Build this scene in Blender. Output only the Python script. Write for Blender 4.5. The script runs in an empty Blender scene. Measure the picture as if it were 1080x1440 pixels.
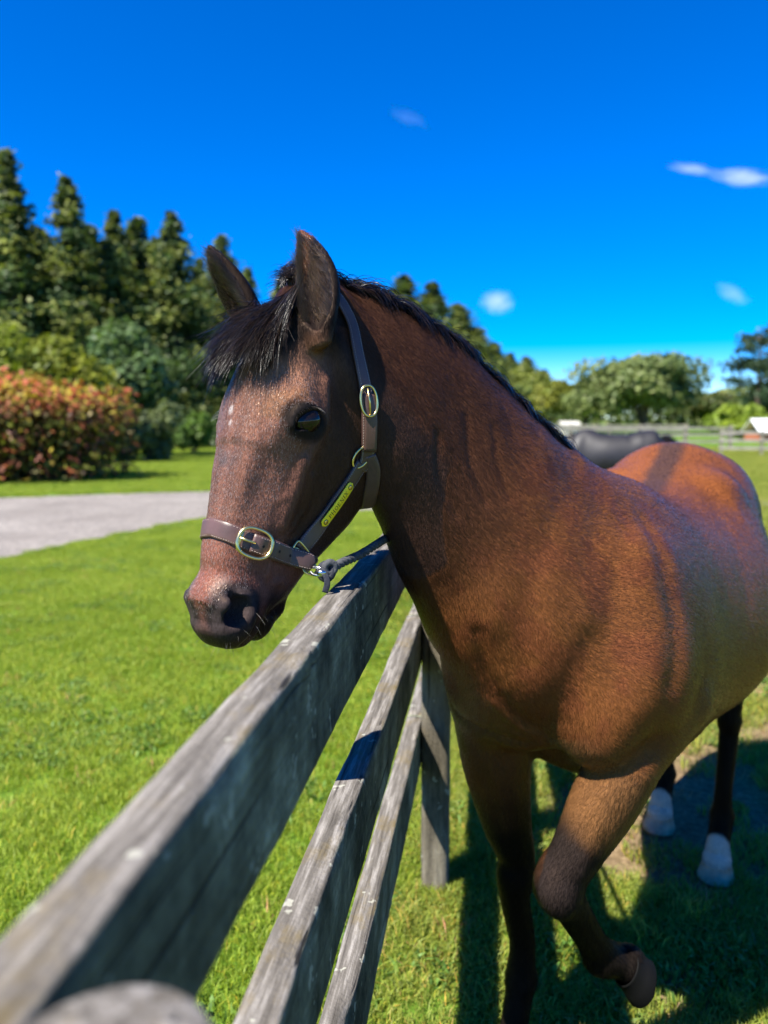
import bpy, math, random
import numpy as np
from mathutils import Vector, Matrix, Euler
from mathutils import noise as mnoise

rng = np.random.default_rng(7)
random.seed(7)
scene = bpy.context.scene
COL = scene.collection
PI = math.pi

# ------------------------------------------------------------------ camera
PITCH = math.radians(6.85)
CP, SP = math.cos(PITCH), math.sin(PITCH)
CAM_H = 1.5
cam_data = bpy.data.cameras.new('camera')
cam = bpy.data.objects.new('camera', cam_data)
COL.objects.link(cam)
cam.location = (0, 0, CAM_H)
cam.rotation_euler = (PI / 2 - PITCH, 0, 0)
cam_data.sensor_fit = 'VERTICAL'
cam_data.sensor_height = 34.6
cam_data.sensor_width = 25.95
cam_data.lens = 25.95
cam_data.clip_start = 0.02
cam_data.clip_end = 3000
cam_data.dof.use_dof = True
cam_data.dof.focus_distance = 1.26
cam_data.dof.aperture_fstop = 2.7
scene.camera = cam
scene.render.resolution_x = 768
scene.render.resolution_y = 1024

# ------------------------------------------------------------------ light
SUN_DIR = Vector((0.55, 0.47, -1.0)).normalized()
SUN_ELEV = math.asin(-SUN_DIR.z)
world = bpy.data.worlds.new('World')
scene.world = world
world.use_nodes = True
wn = world.node_tree
wn.nodes.clear()
w_out = wn.nodes.new('ShaderNodeOutputWorld')
w_bg = wn.nodes.new('ShaderNodeBackground')
w_sky = wn.nodes.new('ShaderNodeTexSky')
w_sky.sky_type = 'NISHITA'
w_sky.sun_disc = False
w_sky.sun_elevation = SUN_ELEV
w_sky.sun_rotation = math.atan2(-SUN_DIR.x, -SUN_DIR.y)
w_sky.altitude = 2500
w_sky.air_density = 1.0
w_sky.dust_density = 0.0
w_sky.ozone_density = 6.0
w_hs = wn.nodes.new('ShaderNodeHueSaturation')
w_hs.inputs['Saturation'].default_value = 1.6
w_hs.inputs['Value'].default_value = 1.0
w_hs.inputs['Hue'].default_value = 0.514
wn.links.new(w_sky.outputs[0], w_hs.inputs['Color'])
wn.links.new(w_hs.outputs[0], w_bg.inputs['Color'])
w_bg.inputs['Strength'].default_value = 0.095
wn.links.new(w_bg.outputs[0], w_out.inputs[0])

sun_data = bpy.data.lights.new('sun', 'SUN')
sun_data.energy = 5.0
sun_data.angle = math.radians(0.53)
sun_data.color = (1.0, 0.95, 0.86)
sun = bpy.data.objects.new('sun', sun_data)
COL.objects.link(sun)
sun.rotation_euler = SUN_DIR.to_track_quat('-Z', 'Y').to_euler()
sun.location = (-4, -5, 8)

scene.view_settings.view_transform = 'Standard'
scene.view_settings.look = 'None'
scene.view_settings.exposure = 1.42
scene.view_settings.gamma = 1.0
scene.view_settings.use_curve_mapping = False
scene.cycles.max_bounces = 6
scene.cycles.volume_bounces = 4
scene.cycles.transparent_max_bounces = 12
scene.cycles_curves.shape = 'RIBBONS'


def P(px, py, d):
    """The point of the place seen at (px, py) of the photograph at camera depth d."""
    xc = (px - 540) / 1080 * d
    uc = (720 - py) / 1080 * d
    return np.array([xc, d * CP + uc * SP, CAM_H - d * SP + uc * CP])


def PG(px, py, z=0.0):
    """The point of the ground (height z) seen at (px, py)."""
    x = (px - 540) / 1080
    u = (720 - py) / 1080
    w = np.array([x, CP + u * SP, -SP + u * CP])
    t = (z - CAM_H) / w[2]
    return np.array([0, 0, CAM_H]) + w * t


def V3(a):
    return Vector((float(a[0]), float(a[1]), float(a[2])))


def nrm(v):
    v = np.asarray(v, float)
    return v / np.linalg.norm(v)


# ------------------------------------------------------------------ materials
def mat(name):
    m = bpy.data.materials.new(name)
    m.use_nodes = True
    nt = m.node_tree
    nt.nodes.clear()
    out = nt.nodes.new('ShaderNodeOutputMaterial')
    b = nt.nodes.new('ShaderNodeBsdfPrincipled')
    nt.links.new(b.outputs[0], out.inputs[0])
    return m, nt, b, out


def nd(nt, kind, **kw):
    n = nt.nodes.new(kind)
    for k, v in kw.items():
        if k.startswith('i_'):
            key = k[2:].replace('_', ' ')
            n.inputs[key].default_value = v
        else:
            setattr(n, k, v)
    return n


def ramp(nt, stops, interp='LINEAR'):
    r = nt.nodes.new('ShaderNodeValToRGB')
    r.color_ramp.interpolation = interp
    els = r.color_ramp.elements
    while len(els) < len(stops):
        els.new(0.5)
    for e, (p, c) in zip(els, stops):
        e.position = p
        e.color = (*c, 1) if len(c) == 3 else c
    return r


def noise_node(nt, scale, detail=4, rough=0.55, coord=None, vec_scale=None):
    n = nd(nt, 'ShaderNodeTexNoise')
    n.inputs['Scale'].default_value = scale
    n.inputs['Detail'].default_value = detail
    n.inputs['Roughness'].default_value = rough
    if coord is not None:
        if vec_scale is not None:
            mp = nd(nt, 'ShaderNodeMapping')
            mp.inputs['Scale'].default_value = vec_scale
            nt.links.new(coord, mp.inputs['Vector'])
            coord = mp.outputs[0]
        nt.links.new(coord, n.inputs['Vector'])
    return n


def mix_col(nt, fac, a, b, blend='MIX'):
    m = nd(nt, 'ShaderNodeMix', data_type='RGBA', blend_type=blend)
    def put(sock, v):
        if isinstance(v, (tuple, list)):
            sock.default_value = (*v, 1) if len(v) == 3 else v
        elif isinstance(v, (int, float)):
            sock.default_value = v
        else:
            nt.links.new(v, sock)
    put(m.inputs[0], fac)
    put(m.inputs[6], a)
    put(m.inputs[7], b)
    return m.outputs[2]


def bump(nt, b, height, strength=0.3, dist=0.01):
    n = nd(nt, 'ShaderNodeBump')
    n.inputs['Strength'].default_value = strength
    n.inputs['Distance'].default_value = dist
    nt.links.new(height, n.inputs['Height'])
    nt.links.new(n.outputs[0], b.inputs['Normal'])
    return n


def simple(name, col, rough=0.6, metal=0.0, nscale=0, namp=0.25, bscale=0, bstr=0.2, spec=0.5):
    m, nt, b, out = mat(name)
    b.inputs['Roughness'].default_value = rough
    b.inputs['Metallic'].default_value = metal
    b.inputs['Specular IOR Level'].default_value = spec
    tc = nd(nt, 'ShaderNodeTexCoord')
    if nscale:
        n = noise_node(nt, nscale, 5, 0.6, tc.outputs['Object'])
        lo = tuple(c * (1 - namp) for c in col)
        hi = tuple(min(1, c * (1 + namp)) for c in col)
        r = ramp(nt, [(0.3, lo), (0.7, hi)])
        nt.links.new(n.outputs['Fac'], r.inputs[0])
        nt.links.new(r.outputs[0], b.inputs['Base Color'])
    else:
        b.inputs['Base Color'].default_value = (*col, 1)
    if bscale:
        n2 = noise_node(nt, bscale, 4, 0.6, tc.outputs['Object'])
        bump(nt, b, n2.outputs['Fac'], bstr, 0.005)
    return m


# ------------------------------------------------------------------ objects
def tag(o, label=None, cat=None, group=None, kind=None):
    if label:
        o['label'] = label
    if cat:
        o['category'] = cat
    if group:
        o['group'] = group
    if kind:
        o['kind'] = kind
    return o


def empty(name, loc=(0, 0, 0), rz=0.0):
    o = bpy.data.objects.new(name, None)
    o.empty_display_size = 0.1
    o.location = V3(loc)
    o.rotation_euler = (0, 0, rz)
    COL.objects.link(o)
    return o


def mesh_obj(name, verts, faces, m=None, parent=None, origin=None, smooth=False):
    """verts in world coordinates; origin (or the parent's place) becomes the object's origin."""
    v = np.asarray(verts, float).reshape(-1, 3)
    off = np.zeros(3)
    if parent is not None:
        base = world_loc(parent)
    else:
        base = np.zeros(3)
    if origin is not None:
        off = np.asarray(origin, float)
    else:
        off = base
    me = bpy.data.meshes.new(name)
    me.from_pydata((v - off).tolist(), [], faces if isinstance(faces, list) else faces.tolist())
    if smooth:
        me.shade_smooth()
    me.update()
    o = bpy.data.objects.new(name, me)
    COL.objects.link(o)
    if parent is not None:
        o.parent = parent
    o.location = V3(off - base)
    if m is not None:
        me.materials.append(m)
    return o


def world_loc(o):
    p = np.zeros(3)
    while o is not None:
        p = p + np.array(o.location)
        o = o.parent
    return p


def big_mesh(name, verts, faces, m=None, parent=None, smooth=True):
    """fast path for large quad or triangle arrays, world coordinates."""
    off = world_loc(parent) if parent is not None else np.zeros(3)
    me = bpy.data.meshes.new(name)
    v = (np.asarray(verts, np.float32) - off.astype(np.float32))
    f = np.asarray(faces, np.int32)
    n = f.shape[1]
    me.vertices.add(len(v))
    me.vertices.foreach_set('co', v.ravel())
    me.loops.add(f.size)
    me.loops.foreach_set('vertex_index', f.ravel())
    me.polygons.add(len(f))
    me.polygons.foreach_set('loop_start', np.arange(0, f.size, n, dtype=np.int32))
    me.polygons.foreach_set('loop_total', np.full(len(f), n, np.int32))
    me.update(calc_edges=True)
    if smooth:
        me.shade_smooth()
    o = bpy.data.objects.new(name, me)
    COL.objects.link(o)
    if parent is not None:
        o.parent = parent
    if m is not None:
        me.materials.append(m)
    return o


def set_color(me, cols, name='Col'):
    a = me.attributes.new(name, 'FLOAT_COLOR', 'POINT')
    c = np.ones((len(cols), 4), np.float32)
    c[:, :3] = cols
    a.data.foreach_set('color', c.ravel())


def catmull(pts, m):
    pts = np.asarray(pts, float)
    n = len(pts)
    ext = np.vstack([2 * pts[0] - pts[1], pts, 2 * pts[-1] - pts[-2]])
    out = []
    for i in range(n - 1):
        p0, p1, p2, p3 = ext[i:i + 4]
        for j in range(m):
            t = j / m
            out.append(0.5 * ((2 * p1) + (p2 - p0) * t + (2 * p0 - 5 * p1 + 4 * p2 - p3) * t * t
                              + (3 * p1 - p0 - 3 * p2 + p3) * t ** 3))
    out.append(pts[-1])
    return np.array(out)


def box_vf(lo, hi):
    x0, y0, z0 = lo
    x1, y1, z1 = hi
    v = [(x0, y0, z0), (x1, y0, z0), (x1, y1, z0), (x0, y1, z0), (x0, y0, z1), (x1, y0, z1), (x1, y1, z1), (x0, y1, z1)]
    f = [(0, 3, 2, 1), (4, 5, 6, 7), (0, 1, 5, 4), (1, 2, 6, 5), (2, 3, 7, 6), (3, 0, 4, 7)]
    return v, f


def tube_vf(path, rad, n=8, caps=True, closed=False, flat=1.0, upv=None):
    """tube along a path; flat scales the second cross axis."""
    path = np.asarray(path, float)
    N = len(path)
    rad = np.full(N, rad) if np.isscalar(rad) else np.asarray(rad, float)
    if closed:
        T = np.roll(path, -1, 0) - np.roll(path, 1, 0)
    else:
        T = np.gradient(path, axis=0)
    T /= np.linalg.norm(T, axis=1)[:, None] + 1e-12
    ref = np.array([0.3, 0.2, 0.93]) if upv is None else np.asarray(upv, float)
    verts = []
    u = None
    for i in range(N):
        if u is None or upv is not None:
            u = ref - T[i] * ref.dot(T[i])
            if np.linalg.norm(u) < 1e-3:
                ref2 = np.array([1., 0, 0])
                u = ref2 - T[i] * ref2.dot(T[i])
        else:
            u = u - T[i] * u.dot(T[i])
        u = u / np.linalg.norm(u)
        w = np.cross(T[i], u)
        for k in range(n):
            a = 2 * PI * k / n
            verts.append(path[i] + rad[i] * (math.cos(a) * u * flat + math.sin(a) * w))
    faces = []
    M = N if closed else N - 1
    for i in range(M):
        j = (i + 1) % N
        for k in range(n):
            k2 = (k + 1) % n
            faces.append((i * n + k, i * n + k2, j * n + k2, j * n + k))
    if caps and not closed:
        faces.append(tuple(range(n - 1, -1, -1)))
        faces.append(tuple((N - 1) * n + k for k in range(n)))
    return verts, faces


def join_vf(parts):
    V, F = [], []
    for v, f in parts:
        o = len(V)
        V.extend([tuple(x) for x in v])
        F.extend([tuple(i + o for i in q) for q in f])
    return V, F


# value noise on numpy arrays (for meshes, colours and hairs)
_perm = np.random.default_rng(3).permutation(4096)
_vals = np.random.default_rng(4).random(4096)


def _h(i, j, k):
    return _vals[_perm[(_perm[(_perm[i & 4095] + j) & 4095] + k) & 4095]]


def vnoise(p, scale=1.0):
    q = np.asarray(p, float) * scale + 511.3
    i = np.floor(q).astype(np.int64)
    f = q - i
    f = f * f * (3 - 2 * f)
    r = 0
    for dx in (0, 1):
        for dy in (0, 1):
            for dz in (0, 1):
                w = (f[:, 0] if dx else 1 - f[:, 0]) * (f[:, 1] if dy else 1 - f[:, 1]) * (f[:, 2] if dz else 1 - f[:, 2])
                r = r + w * _h(i[:, 0] + dx, i[:, 1] + dy, i[:, 2] + dz)
    return r


def fbm(p, scale, octs=4, gain=0.5):
    r = 0
    a = 1
    s = 0
    for o in range(octs):
        r = r + a * vnoise(np.asarray(p) + o * 17.7, scale * 2 ** o)
        s += a
        a *= gain
    return r / s


def sstep(a, b, x):
    t = np.clip((x - a) / (b - a), 0, 1)
    return t * t * (3 - 2 * t)
# ------------------------------------------------------------------ implicit shapes
# A body is a list of operations (kind, smoothing, function, box lo, box hi).
class Body:
    def __init__(self):
        self.ops = []

    def add(self, kind, k, fn, lo, hi):
        self.ops.append((kind, k, fn, np.asarray(lo, float), np.asarray(hi, float)))

    def eval(self, q):
        d = np.full(len(q), 0.5)
        for kind, k, fn, lo, hi in self.ops:
            m = 0.05 + k * 0.6
            idx = np.nonzero(np.all((q > lo - m) & (q < hi + m), axis=1))[0]
            if len(idx) == 0:
                continue
            v = fn(q[idx])
            c = d[idx]
            if kind == 'u':
                h = np.clip(0.5 + 0.5 * (c - v) / k, 0, 1)
                d[idx] = c * (1 - h) + v * h - k * h * (1 - h)
            elif kind == 's':
                h = np.clip(0.5 - 0.5 * (c + v) / k, 0, 1)
                d[idx] = c * (1 - h) - v * h + k * h * (1 - h)
            elif kind == 'b':        # bulge: v gives an outward push in metres (may be negative)
                d[idx] = c - v
        return d

    def bounds(self):
        lo = np.min([o[3] for o in self.ops if o[0] == 'u'], axis=0)
        hi = np.max([o[4] for o in self.ops if o[0] == 'u'], axis=0)
        return lo, hi

    # primitives
    def ellipsoid(self, c, R, r, k=0.03, kind='u'):
        """R: rows are the axes; r: radii."""
        c = np.asarray(c, float)
        R = np.asarray(R, float)
        r = np.asarray(r, float)
        def fn(q):
            l = (q - c) @ R.T
            a = np.linalg.norm(l / r, axis=1)
            b = np.linalg.norm(l / (r * r), axis=1)
            return np.clip(a * (a - 1) / np.maximum(b, 1e-9), -0.3, 0.5)
        m = r.max()
        self.add(kind, k, fn, c - m, c + m)

    def cone(self, a, b, ra, rb, k=0.02, kind='u'):
        a = np.asarray(a, float)
        b = np.asarray(b, float)
        ba = b - a
        L2 = ba.dot(ba)
        def fn(q):
            t = np.clip((q - a) @ ba / L2, 0, 1)
            return np.linalg.norm(q - a - t[:, None] * ba, axis=1) - (ra + (rb - ra) * t)
        m = max(ra, rb)
        self.add(kind, k, fn, np.minimum(a, b) - m, np.maximum(a, b) + m)

    def chain(self, pts, k=0.015, m=10, flat=None):
        """pts: list of (point, radius): one smooth tapering limb."""
        C = catmull([list(p) + [r, 0] for p, r in pts], m)
        X, R = C[:, :3], C[:, 3]
        def fn(q):
            best = np.full(len(q), 1e9)
            for i in range(len(X) - 1):
                ba = X[i + 1] - X[i]
                t = np.clip((q - X[i]) @ ba / max(ba.dot(ba), 1e-12), 0, 1)
                d = np.linalg.norm(q - X[i] - t[:, None] * ba, axis=1) - (R[i] + (R[i + 1] - R[i]) * t)
                best = np.minimum(best, d)
            return best
        mm = R.max()
        self.add('u', k, fn, X.min(0) - mm, X.max(0) + mm)

    def blob(self, c, R, r, amp):
        """gaussian push of the surface."""
        c = np.asarray(c, float)
        R = np.asarray(R, float)
        r = np.asarray(r, float)
        def fn(q):
            l = ((q - c) @ R.T) / r
            return amp * np.exp(-np.sum(l * l, axis=1))
        m = r.max() * 2.2
        self.add('b', 0.0, fn, c - m, c + m)

    def ridge(self, pts, r, amp):
        """gaussian push along a polyline."""
        pts = np.asarray(pts, float)
        def fn(q):
            best = np.full(len(q), 1e9)
            for a, b in zip(pts[:-1], pts[1:]):
                ba = b - a
                t = np.clip((q - a) @ ba / ba.dot(ba), 0, 1)
                best = np.minimum(best, np.sum((q - a - t[:, None] * ba) ** 2, axis=1))
            return amp * np.exp(-best / (r * r))
        m = r * 2.3
        self.add('b', 0.0, fn, pts.min(0) - m, pts.max(0) + m)

    def loft(self, st, k=0.03, sub=10, n=2.0, caplen=0.45):
        """st: list of (dorsal point, ventral point, half width, egg); egg>0 makes the dorsal side narrower."""
        D = catmull([s[0] for s in st], sub)
        Vv = catmull([s[1] for s in st], sub)
        wv = catmull([[s[2], s[3], 0] for s in st], sub)
        C = (D + Vv) / 2
        H = np.linalg.norm(D - Vv, axis=1) / 2
        U = (D - Vv) / (2 * H[:, None])
        arc = np.concatenate([[0], np.cumsum(np.linalg.norm(np.diff(C, axis=0), axis=1))])
        T = np.gradient(C, axis=0)
        T /= np.linalg.norm(T, axis=1)[:, None]
        shear = np.sum(U * T, axis=1)
        Up = U - T * shear[:, None]
        Un = np.linalg.norm(Up, axis=1)
        Up /= Un[:, None]
        S = np.cross(T, Up)
        A = np.column_stack([C, T, Up, H * Un, wv[:, 0], wv[:, 1], shear / Un])
        Ltot = arc[-1]

        def at(s):
            j = np.clip(np.searchsorted(arc, s) - 1, 0, len(arc) - 2)
            t = np.clip((s - arc[j]) / (arc[j + 1] - arc[j]), 0, 1)[:, None]
            return A[j] * (1 - t) + A[j + 1] * t

        def fn(qq):
            out = np.empty(len(qq))
            for s0 in range(0, len(qq), 40000):
                q = qq[s0:s0 + 40000]
                d2 = np.sum(q * q, axis=1)[:, None] - 2 * q @ C.T + np.sum(C * C, axis=1)
                i = np.argmin(d2, axis=1)
                s = arc[i] + np.clip(np.sum((q - C[i]) * T[i], axis=1), -0.2, 0.2)
                for _ in range(2):
                    a = at(s)
                    s = np.where((s > 0) & (s < Ltot), s + 0.8 * np.sum((q - a[:, :3]) * a[:, 3:6], axis=1), s)
                sp = s
                for _ in range(2):
                    a = at(s)
                    y = np.sum((q - a[:, :3]) * a[:, 6:9], axis=1)
                    y = np.clip(y, -a[:, 9] * 1.3, a[:, 9] * 1.3)
                    s = sp - y * a[:, 12]
                a = at(s)
                l = q - a[:, :3]
                y = np.sum(l * a[:, 6:9], axis=1)
                sv = np.cross(a[:, 3:6], a[:, 6:9])
                x = np.sum(l * sv, axis=1)
                hh, w, e = a[:, 9], a[:, 10], a[:, 11]
                yy = y / hh
                we = w * (1 - e * np.clip(yy, -1.2, 1.2))
                ax = np.maximum(np.maximum(-s, s - Ltot), 0)
                m = np.minimum(w, hh)
                r = (np.abs(x / we) ** n + np.abs(yy) ** n + np.abs(ax / (caplen * m)) ** n) ** (1 / n)
                rho = np.sqrt(x * x + y * y + ax * ax) + 1e-9
                rr = np.maximum(r, 0.12)
                out[s0:s0 + 40000] = np.where(r > 0.12, rho * (1 - 1 / rr), -m)
            return np.maximum(out, -0.3)
        r = np.maximum(H, wv[:, 0]) * 1.2
        lo = np.min(C - r[:, None], axis=0)
        hi = np.max(C + r[:, None], axis=0)
        self.add('u', k, fn, lo, hi)


def surface_nets(body, step, coarse=6, lo=None, hi=None):
    """sparse surface nets: coarse grid first, then only the cells near the surface."""
    if lo is None:
        lo, hi = body.bounds()
        lo = lo - 0.05
        hi = hi + 0.05
    cs = step * coarse
    n = np.ceil((hi - lo) / cs).astype(int) + 1
    g = np.stack(np.meshgrid(*[np.arange(k) for k in n], indexing='ij'), -1).reshape(-1, 3)
    dc = body.eval(lo + (g + 0.5) * cs)
    near = g[np.abs(dc) < cs * 2.0]
    sub = np.stack(np.meshgrid(*[np.arange(coarse)] * 3, indexing='ij'), -1).reshape(-1, 3)
    # second level: halve first
    half = coarse // 2
    sub2 = np.stack(np.meshgrid(*[np.arange(2)] * 3, indexing='ij'), -1).reshape(-1, 3)
    mid = (near[:, None, :] * 2 + sub2[None]).reshape(-1, 3)
    dm = body.eval(lo + (mid + 0.5) * step * half)
    mid = mid[np.abs(dm) < step * half * 2.2]
    sub3 = np.stack(np.meshgrid(*[np.arange(half)] * 3, indexing='ij'), -1).reshape(-1, 3)
    cells = (mid[:, None, :] * half + sub3[None]).reshape(-1, 3).astype(np.int64)
    B = 1 << 20
    def key(c):
        return (c[:, 0] * B + c[:, 1]) * B + c[:, 2]
    corners = np.array([[x, y, z] for x in (0, 1) for y in (0, 1) for z in (0, 1)], np.int64)
    ck = np.unique(np.concatenate([key(cells + c) for c in corners]))
    cz = ck % B
    cy = (ck // B) % B
    cx = ck // (B * B)
    cp = np.stack([cx, cy, cz], -1)
    dv = body.eval(lo + cp * step)
    ckeys = key(cells)
    vals = np.stack([dv[np.searchsorted(ck, ckeys + (c[0] * B + c[1]) * B + c[2])] for c in corners], -1)
    ins = vals < 0
    act = ins.any(1) & (~ins).any(1)
    cells = cells[act]
    vals = vals[act]
    ckeys = ckeys[act]
    o = np.argsort(ckeys)
    cells, vals, ckeys = cells[o], vals[o], ckeys[o]
    # vertex = mean of edge crossings
    acc = np.zeros((len(cells), 3))
    cnt = np.zeros(len(cells))
    edges = [(0, 1), (2, 3), (4, 5), (6, 7), (0, 2), (1, 3), (4, 6), (5, 7), (0, 4), (1, 5), (2, 6), (3, 7)]
    for a, b in edges:
        va, vb = vals[:, a], vals[:, b]
        m = (va < 0) != (vb < 0)
        t = va / np.where(m, va - vb, 1)
        p = corners[a] + (corners[b] - corners[a]) * t[:, None]
        acc[m] += p[m]
        cnt[m] += 1
    V = lo + (cells + acc / cnt[:, None]) * step
    # quads: for each grid edge from a cell's corner 0 along an axis
    quads = []
    for ax in range(3):
        other = [(1, 2), (2, 0), (0, 1)][ax]
        c_hi = corners.tolist().index([1 if i == ax else 0 for i in range(3)])
        s0 = vals[:, 0] < 0
        s1 = vals[:, c_hi] < 0
        m = s0 != s1
        base = cells[m]
        fl = s0[m]
        ids = []
        okm = np.ones(len(base), bool)
        e1 = np.zeros(3, np.int64)
        e1[other[0]] = 1
        e2 = np.zeros(3, np.int64)
        e2[other[1]] = 1
        for off in (np.zeros(3, np.int64), e1, e1 + e2, e2):
            kk = key(base - off)
            j = np.searchsorted(ckeys, kk)
            j = np.minimum(j, len(ckeys) - 1)
            okm &= ckeys[j] == kk
            ids.append(j)
        q = np.stack(ids, -1)
        q[~fl] = q[~fl][:, ::-1]
        q = q[okm]
        quads.append(q)
    F = np.concatenate(quads)
    # project on the surface
    for _ in range(1):
        d, g_ = sdf_grad(body, V)
        V = V - np.clip(d, -step, step)[:, None] * g_
    return V, F


def sdf_grad(body, q, e=0.0015):
    t = np.array([[1, -1, -1], [-1, -1, 1], [-1, 1, -1], [1, 1, 1]], float)
    g = np.zeros_like(q)
    s = 0
    for k in t:
        v = body.eval(q + k * e)
        g += k * v[:, None]
        s = s + v
    ln = np.linalg.norm(g, axis=1) + 1e-12
    grad = g / ln[:, None]
    mag = ln / (4 * e)
    return (s / 4) / np.maximum(mag, 0.3), grad


def project(body, q, off=0.0, it=6):
    q = np.array(q, float)
    for _ in range(it):
        d, g = sdf_grad(body, q)
        q = q - (d - off)[:, None] * g * 0.9
    d, g = sdf_grad(body, q, 0.004)
    return q, g
N_COAT = 450000
# ------------------------------------------------------------------ ground, drive, grass
FAZ = 0.139                                   # the fence runs along (FAZ, 1)


def side_of_fence(x, y):
    return x - FAZ * y + 0.23                 # positive on the paddock side


def dirt_mask(x, y):
    q = np.column_stack([x, y, np.zeros(len(x))])
    n = fbm(q, 1.7, 4)
    s = side_of_fence(x, y)
    m = sstep(0.50, 0.66, n + 0.22 * np.exp(-((x - 1.12) ** 2 + (y - 3.0) ** 2) / 0.20) + 0.20 * np.exp(-((x - 0.90) ** 2 + (y - 2.68) ** 2) / 0.07) + 0.20 * np.exp(-((x - 0.77) ** 2 + (y - 1.83) ** 2) / 0.012) 
              + 0.10 * np.exp(-((x - 1.8) ** 2 + (y - 3.7) ** 2) / 0.5) + 0.015)
    return m * sstep(0.25, 0.55, s) * sstep(14, 6, y)


def drive_edges(x):
    """near and far edge (y) of the gravel drive."""
    near = np.interp(x, [-30, -9, -6, -4.2, -2.9, -1.5, 0, 3, 8], [4.0, 5.6, 6.7, 8.1, 11.6, 12.3, 12.6, 12.9, 13.2])
    far = np.interp(x, [-30, -9, -6, -3, 0, 3, 8], [13.4, 14.2, 15.2, 16.3, 15.6, 15.2, 14.9])
    return near, far


m_ground, nt, b, _o = mat('ground')
tc = nd(nt, 'ShaderNodeTexCoord')
at_ = nd(nt, 'ShaderNodeAttribute', attribute_name='Col')
n1 = noise_node(nt, 3.0, 6, 0.65, tc.outputs['Object'])
n2 = noise_node(nt, 40.0, 5, 0.7, tc.outputs['Object'])
g1 = ramp(nt, [(0.25, (0.060, 0.115, 0.010)), (0.5, (0.095, 0.175, 0.015)), (0.75, (0.135, 0.21, 0.026))])
nt.links.new(n1.outputs['Fac'], g1.inputs[0])
g2 = ramp(nt, [(0.2, (0.45, 0.45, 0.45)), (0.8, (1.35, 1.35, 1.35))])
nt.links.new(n2.outputs['Fac'], g2.inputs[0])
gm = mix_col(nt, 1.0, g1.outputs[0], g2.outputs[0], 'MULTIPLY')
d1 = ramp(nt, [(0.3, (0.085, 0.058, 0.028)), (0.55, (0.20, 0.14, 0.075)), (0.75, (0.34, 0.25, 0.14))])
nt.links.new(n2.outputs['Fac'], d1.inputs[0])
sepc = nd(nt, 'ShaderNodeSeparateColor')
nt.links.new(at_.outputs['Color'], sepc.inputs[0])
nt.links.new(mix_col(nt, sepc.outputs['Red'], gm, d1.outputs[0]), b.inputs['Base Color'])
b.inputs['Roughness'].default_value = 0.9
b.inputs['Specular IOR Level'].default_value = 0.15
bump(nt, b, n2.outputs['Fac'], 0.6, 0.03)


def spaced(lo, hi, n, p=2.6):
    t = np.linspace(0, 1, n)
    return lo + (hi - lo) * t ** p


gx = np.concatenate([-spaced(0.0, 900, 90, 3.6)[::-1] + 0.4, 0.4 + spaced(0.0, 900, 110, 3.3)[1:]])
gy = np.concatenate([-spaced(0.0, 60, 14, 2.0)[::-1], np.linspace(0.1, 6, 150), 6 + spaced(0.06, 1500, 110, 3.2)])
X, Y = np.meshgrid(gx, gy)
xf, yf = X.ravel(), Y.ravel()
q = np.column_stack([xf, yf, np.zeros(len(xf))])
zf = (fbm(q, 1.2, 3) - 0.5) * 0.035 * sstep(0.2, 0.8, np.abs(side_of_fence(xf, yf))) * (np.hypot(xf, yf) < 12)
zf -= dirt_mask(xf, yf) * 0.008
nx_, ny_ = len(gx), len(gy)
ii, jj = np.meshgrid(np.arange(nx_ - 1), np.arange(ny_ - 1))
i0 = (jj * nx_ + ii).ravel()
gf = np.stack([i0, i0 + 1, i0 + nx_ + 1, i0 + nx_], -1)
gobj = big_mesh('ground', np.column_stack([xf, yf, zf]), gf, m_ground)
gobj['kind'] = 'structure'
dc = np.zeros((len(xf), 3))
dc[:, 0] = dirt_mask(xf, yf)
set_color(gobj.data, dc)

# gravel drive
m_drive, nt, b, _o = mat('gravel drive')
tc = nd(nt, 'ShaderNodeTexCoord')
n1 = noise_node(nt, 0.8, 5, 0.6, tc.outputs['Object'])
n2 = nd(nt, 'ShaderNodeTexVoronoi')
n2.inputs['Scale'].default_value = 26
nt.links.new(tc.outputs['Object'], n2.inputs['Vector'])
r1 = ramp(nt, [(0.3, (0.15, 0.132, 0.115)), (0.7, (0.23, 0.208, 0.185))])
nt.links.new(n1.outputs['Fac'], r1.inputs[0])
r2 = ramp(nt, [(0.0, (0.6, 0.6, 0.6)), (1.0, (1.3, 1.28, 1.25))])
nt.links.new(n2.outputs['Color'], r2.inputs[0])
nt.links.new(mix_col(nt, 1.0, r1.outputs[0], r2.outputs[0], 'MULTIPLY'), b.inputs['Base Color'])
b.inputs['Roughness'].default_value = 0.95
bump(nt, b, n2.outputs['Distance'], 0.5, 0.02)
xs = np.linspace(-30, 8, 120)
ne, fa = drive_edges(xs)
qq = np.column_stack([xs, ne, ne * 0])
ne = ne + (fbm(qq, 0.5, 2) - 0.5) * 0.35
fa = fa + (fbm(qq + 50, 0.5, 2) - 0.5) * 0.4
V, F = [], []
for i, x in enumerate(xs):
    for k in range(7):
        t = k / 6
        V.append((x, ne[i] * (1 - t) + fa[i] * t, 0.024 if 0 < k < 6 else 0.005))
for i in range(len(xs) - 1):
    for k in range(6):
        F.append((i * 7 + k, (i + 1) * 7 + k, (i + 1) * 7 + k + 1, i * 7 + k + 1))
mesh_obj('gravel_drive', V, F, m_drive)['kind'] = 'structure'

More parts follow.
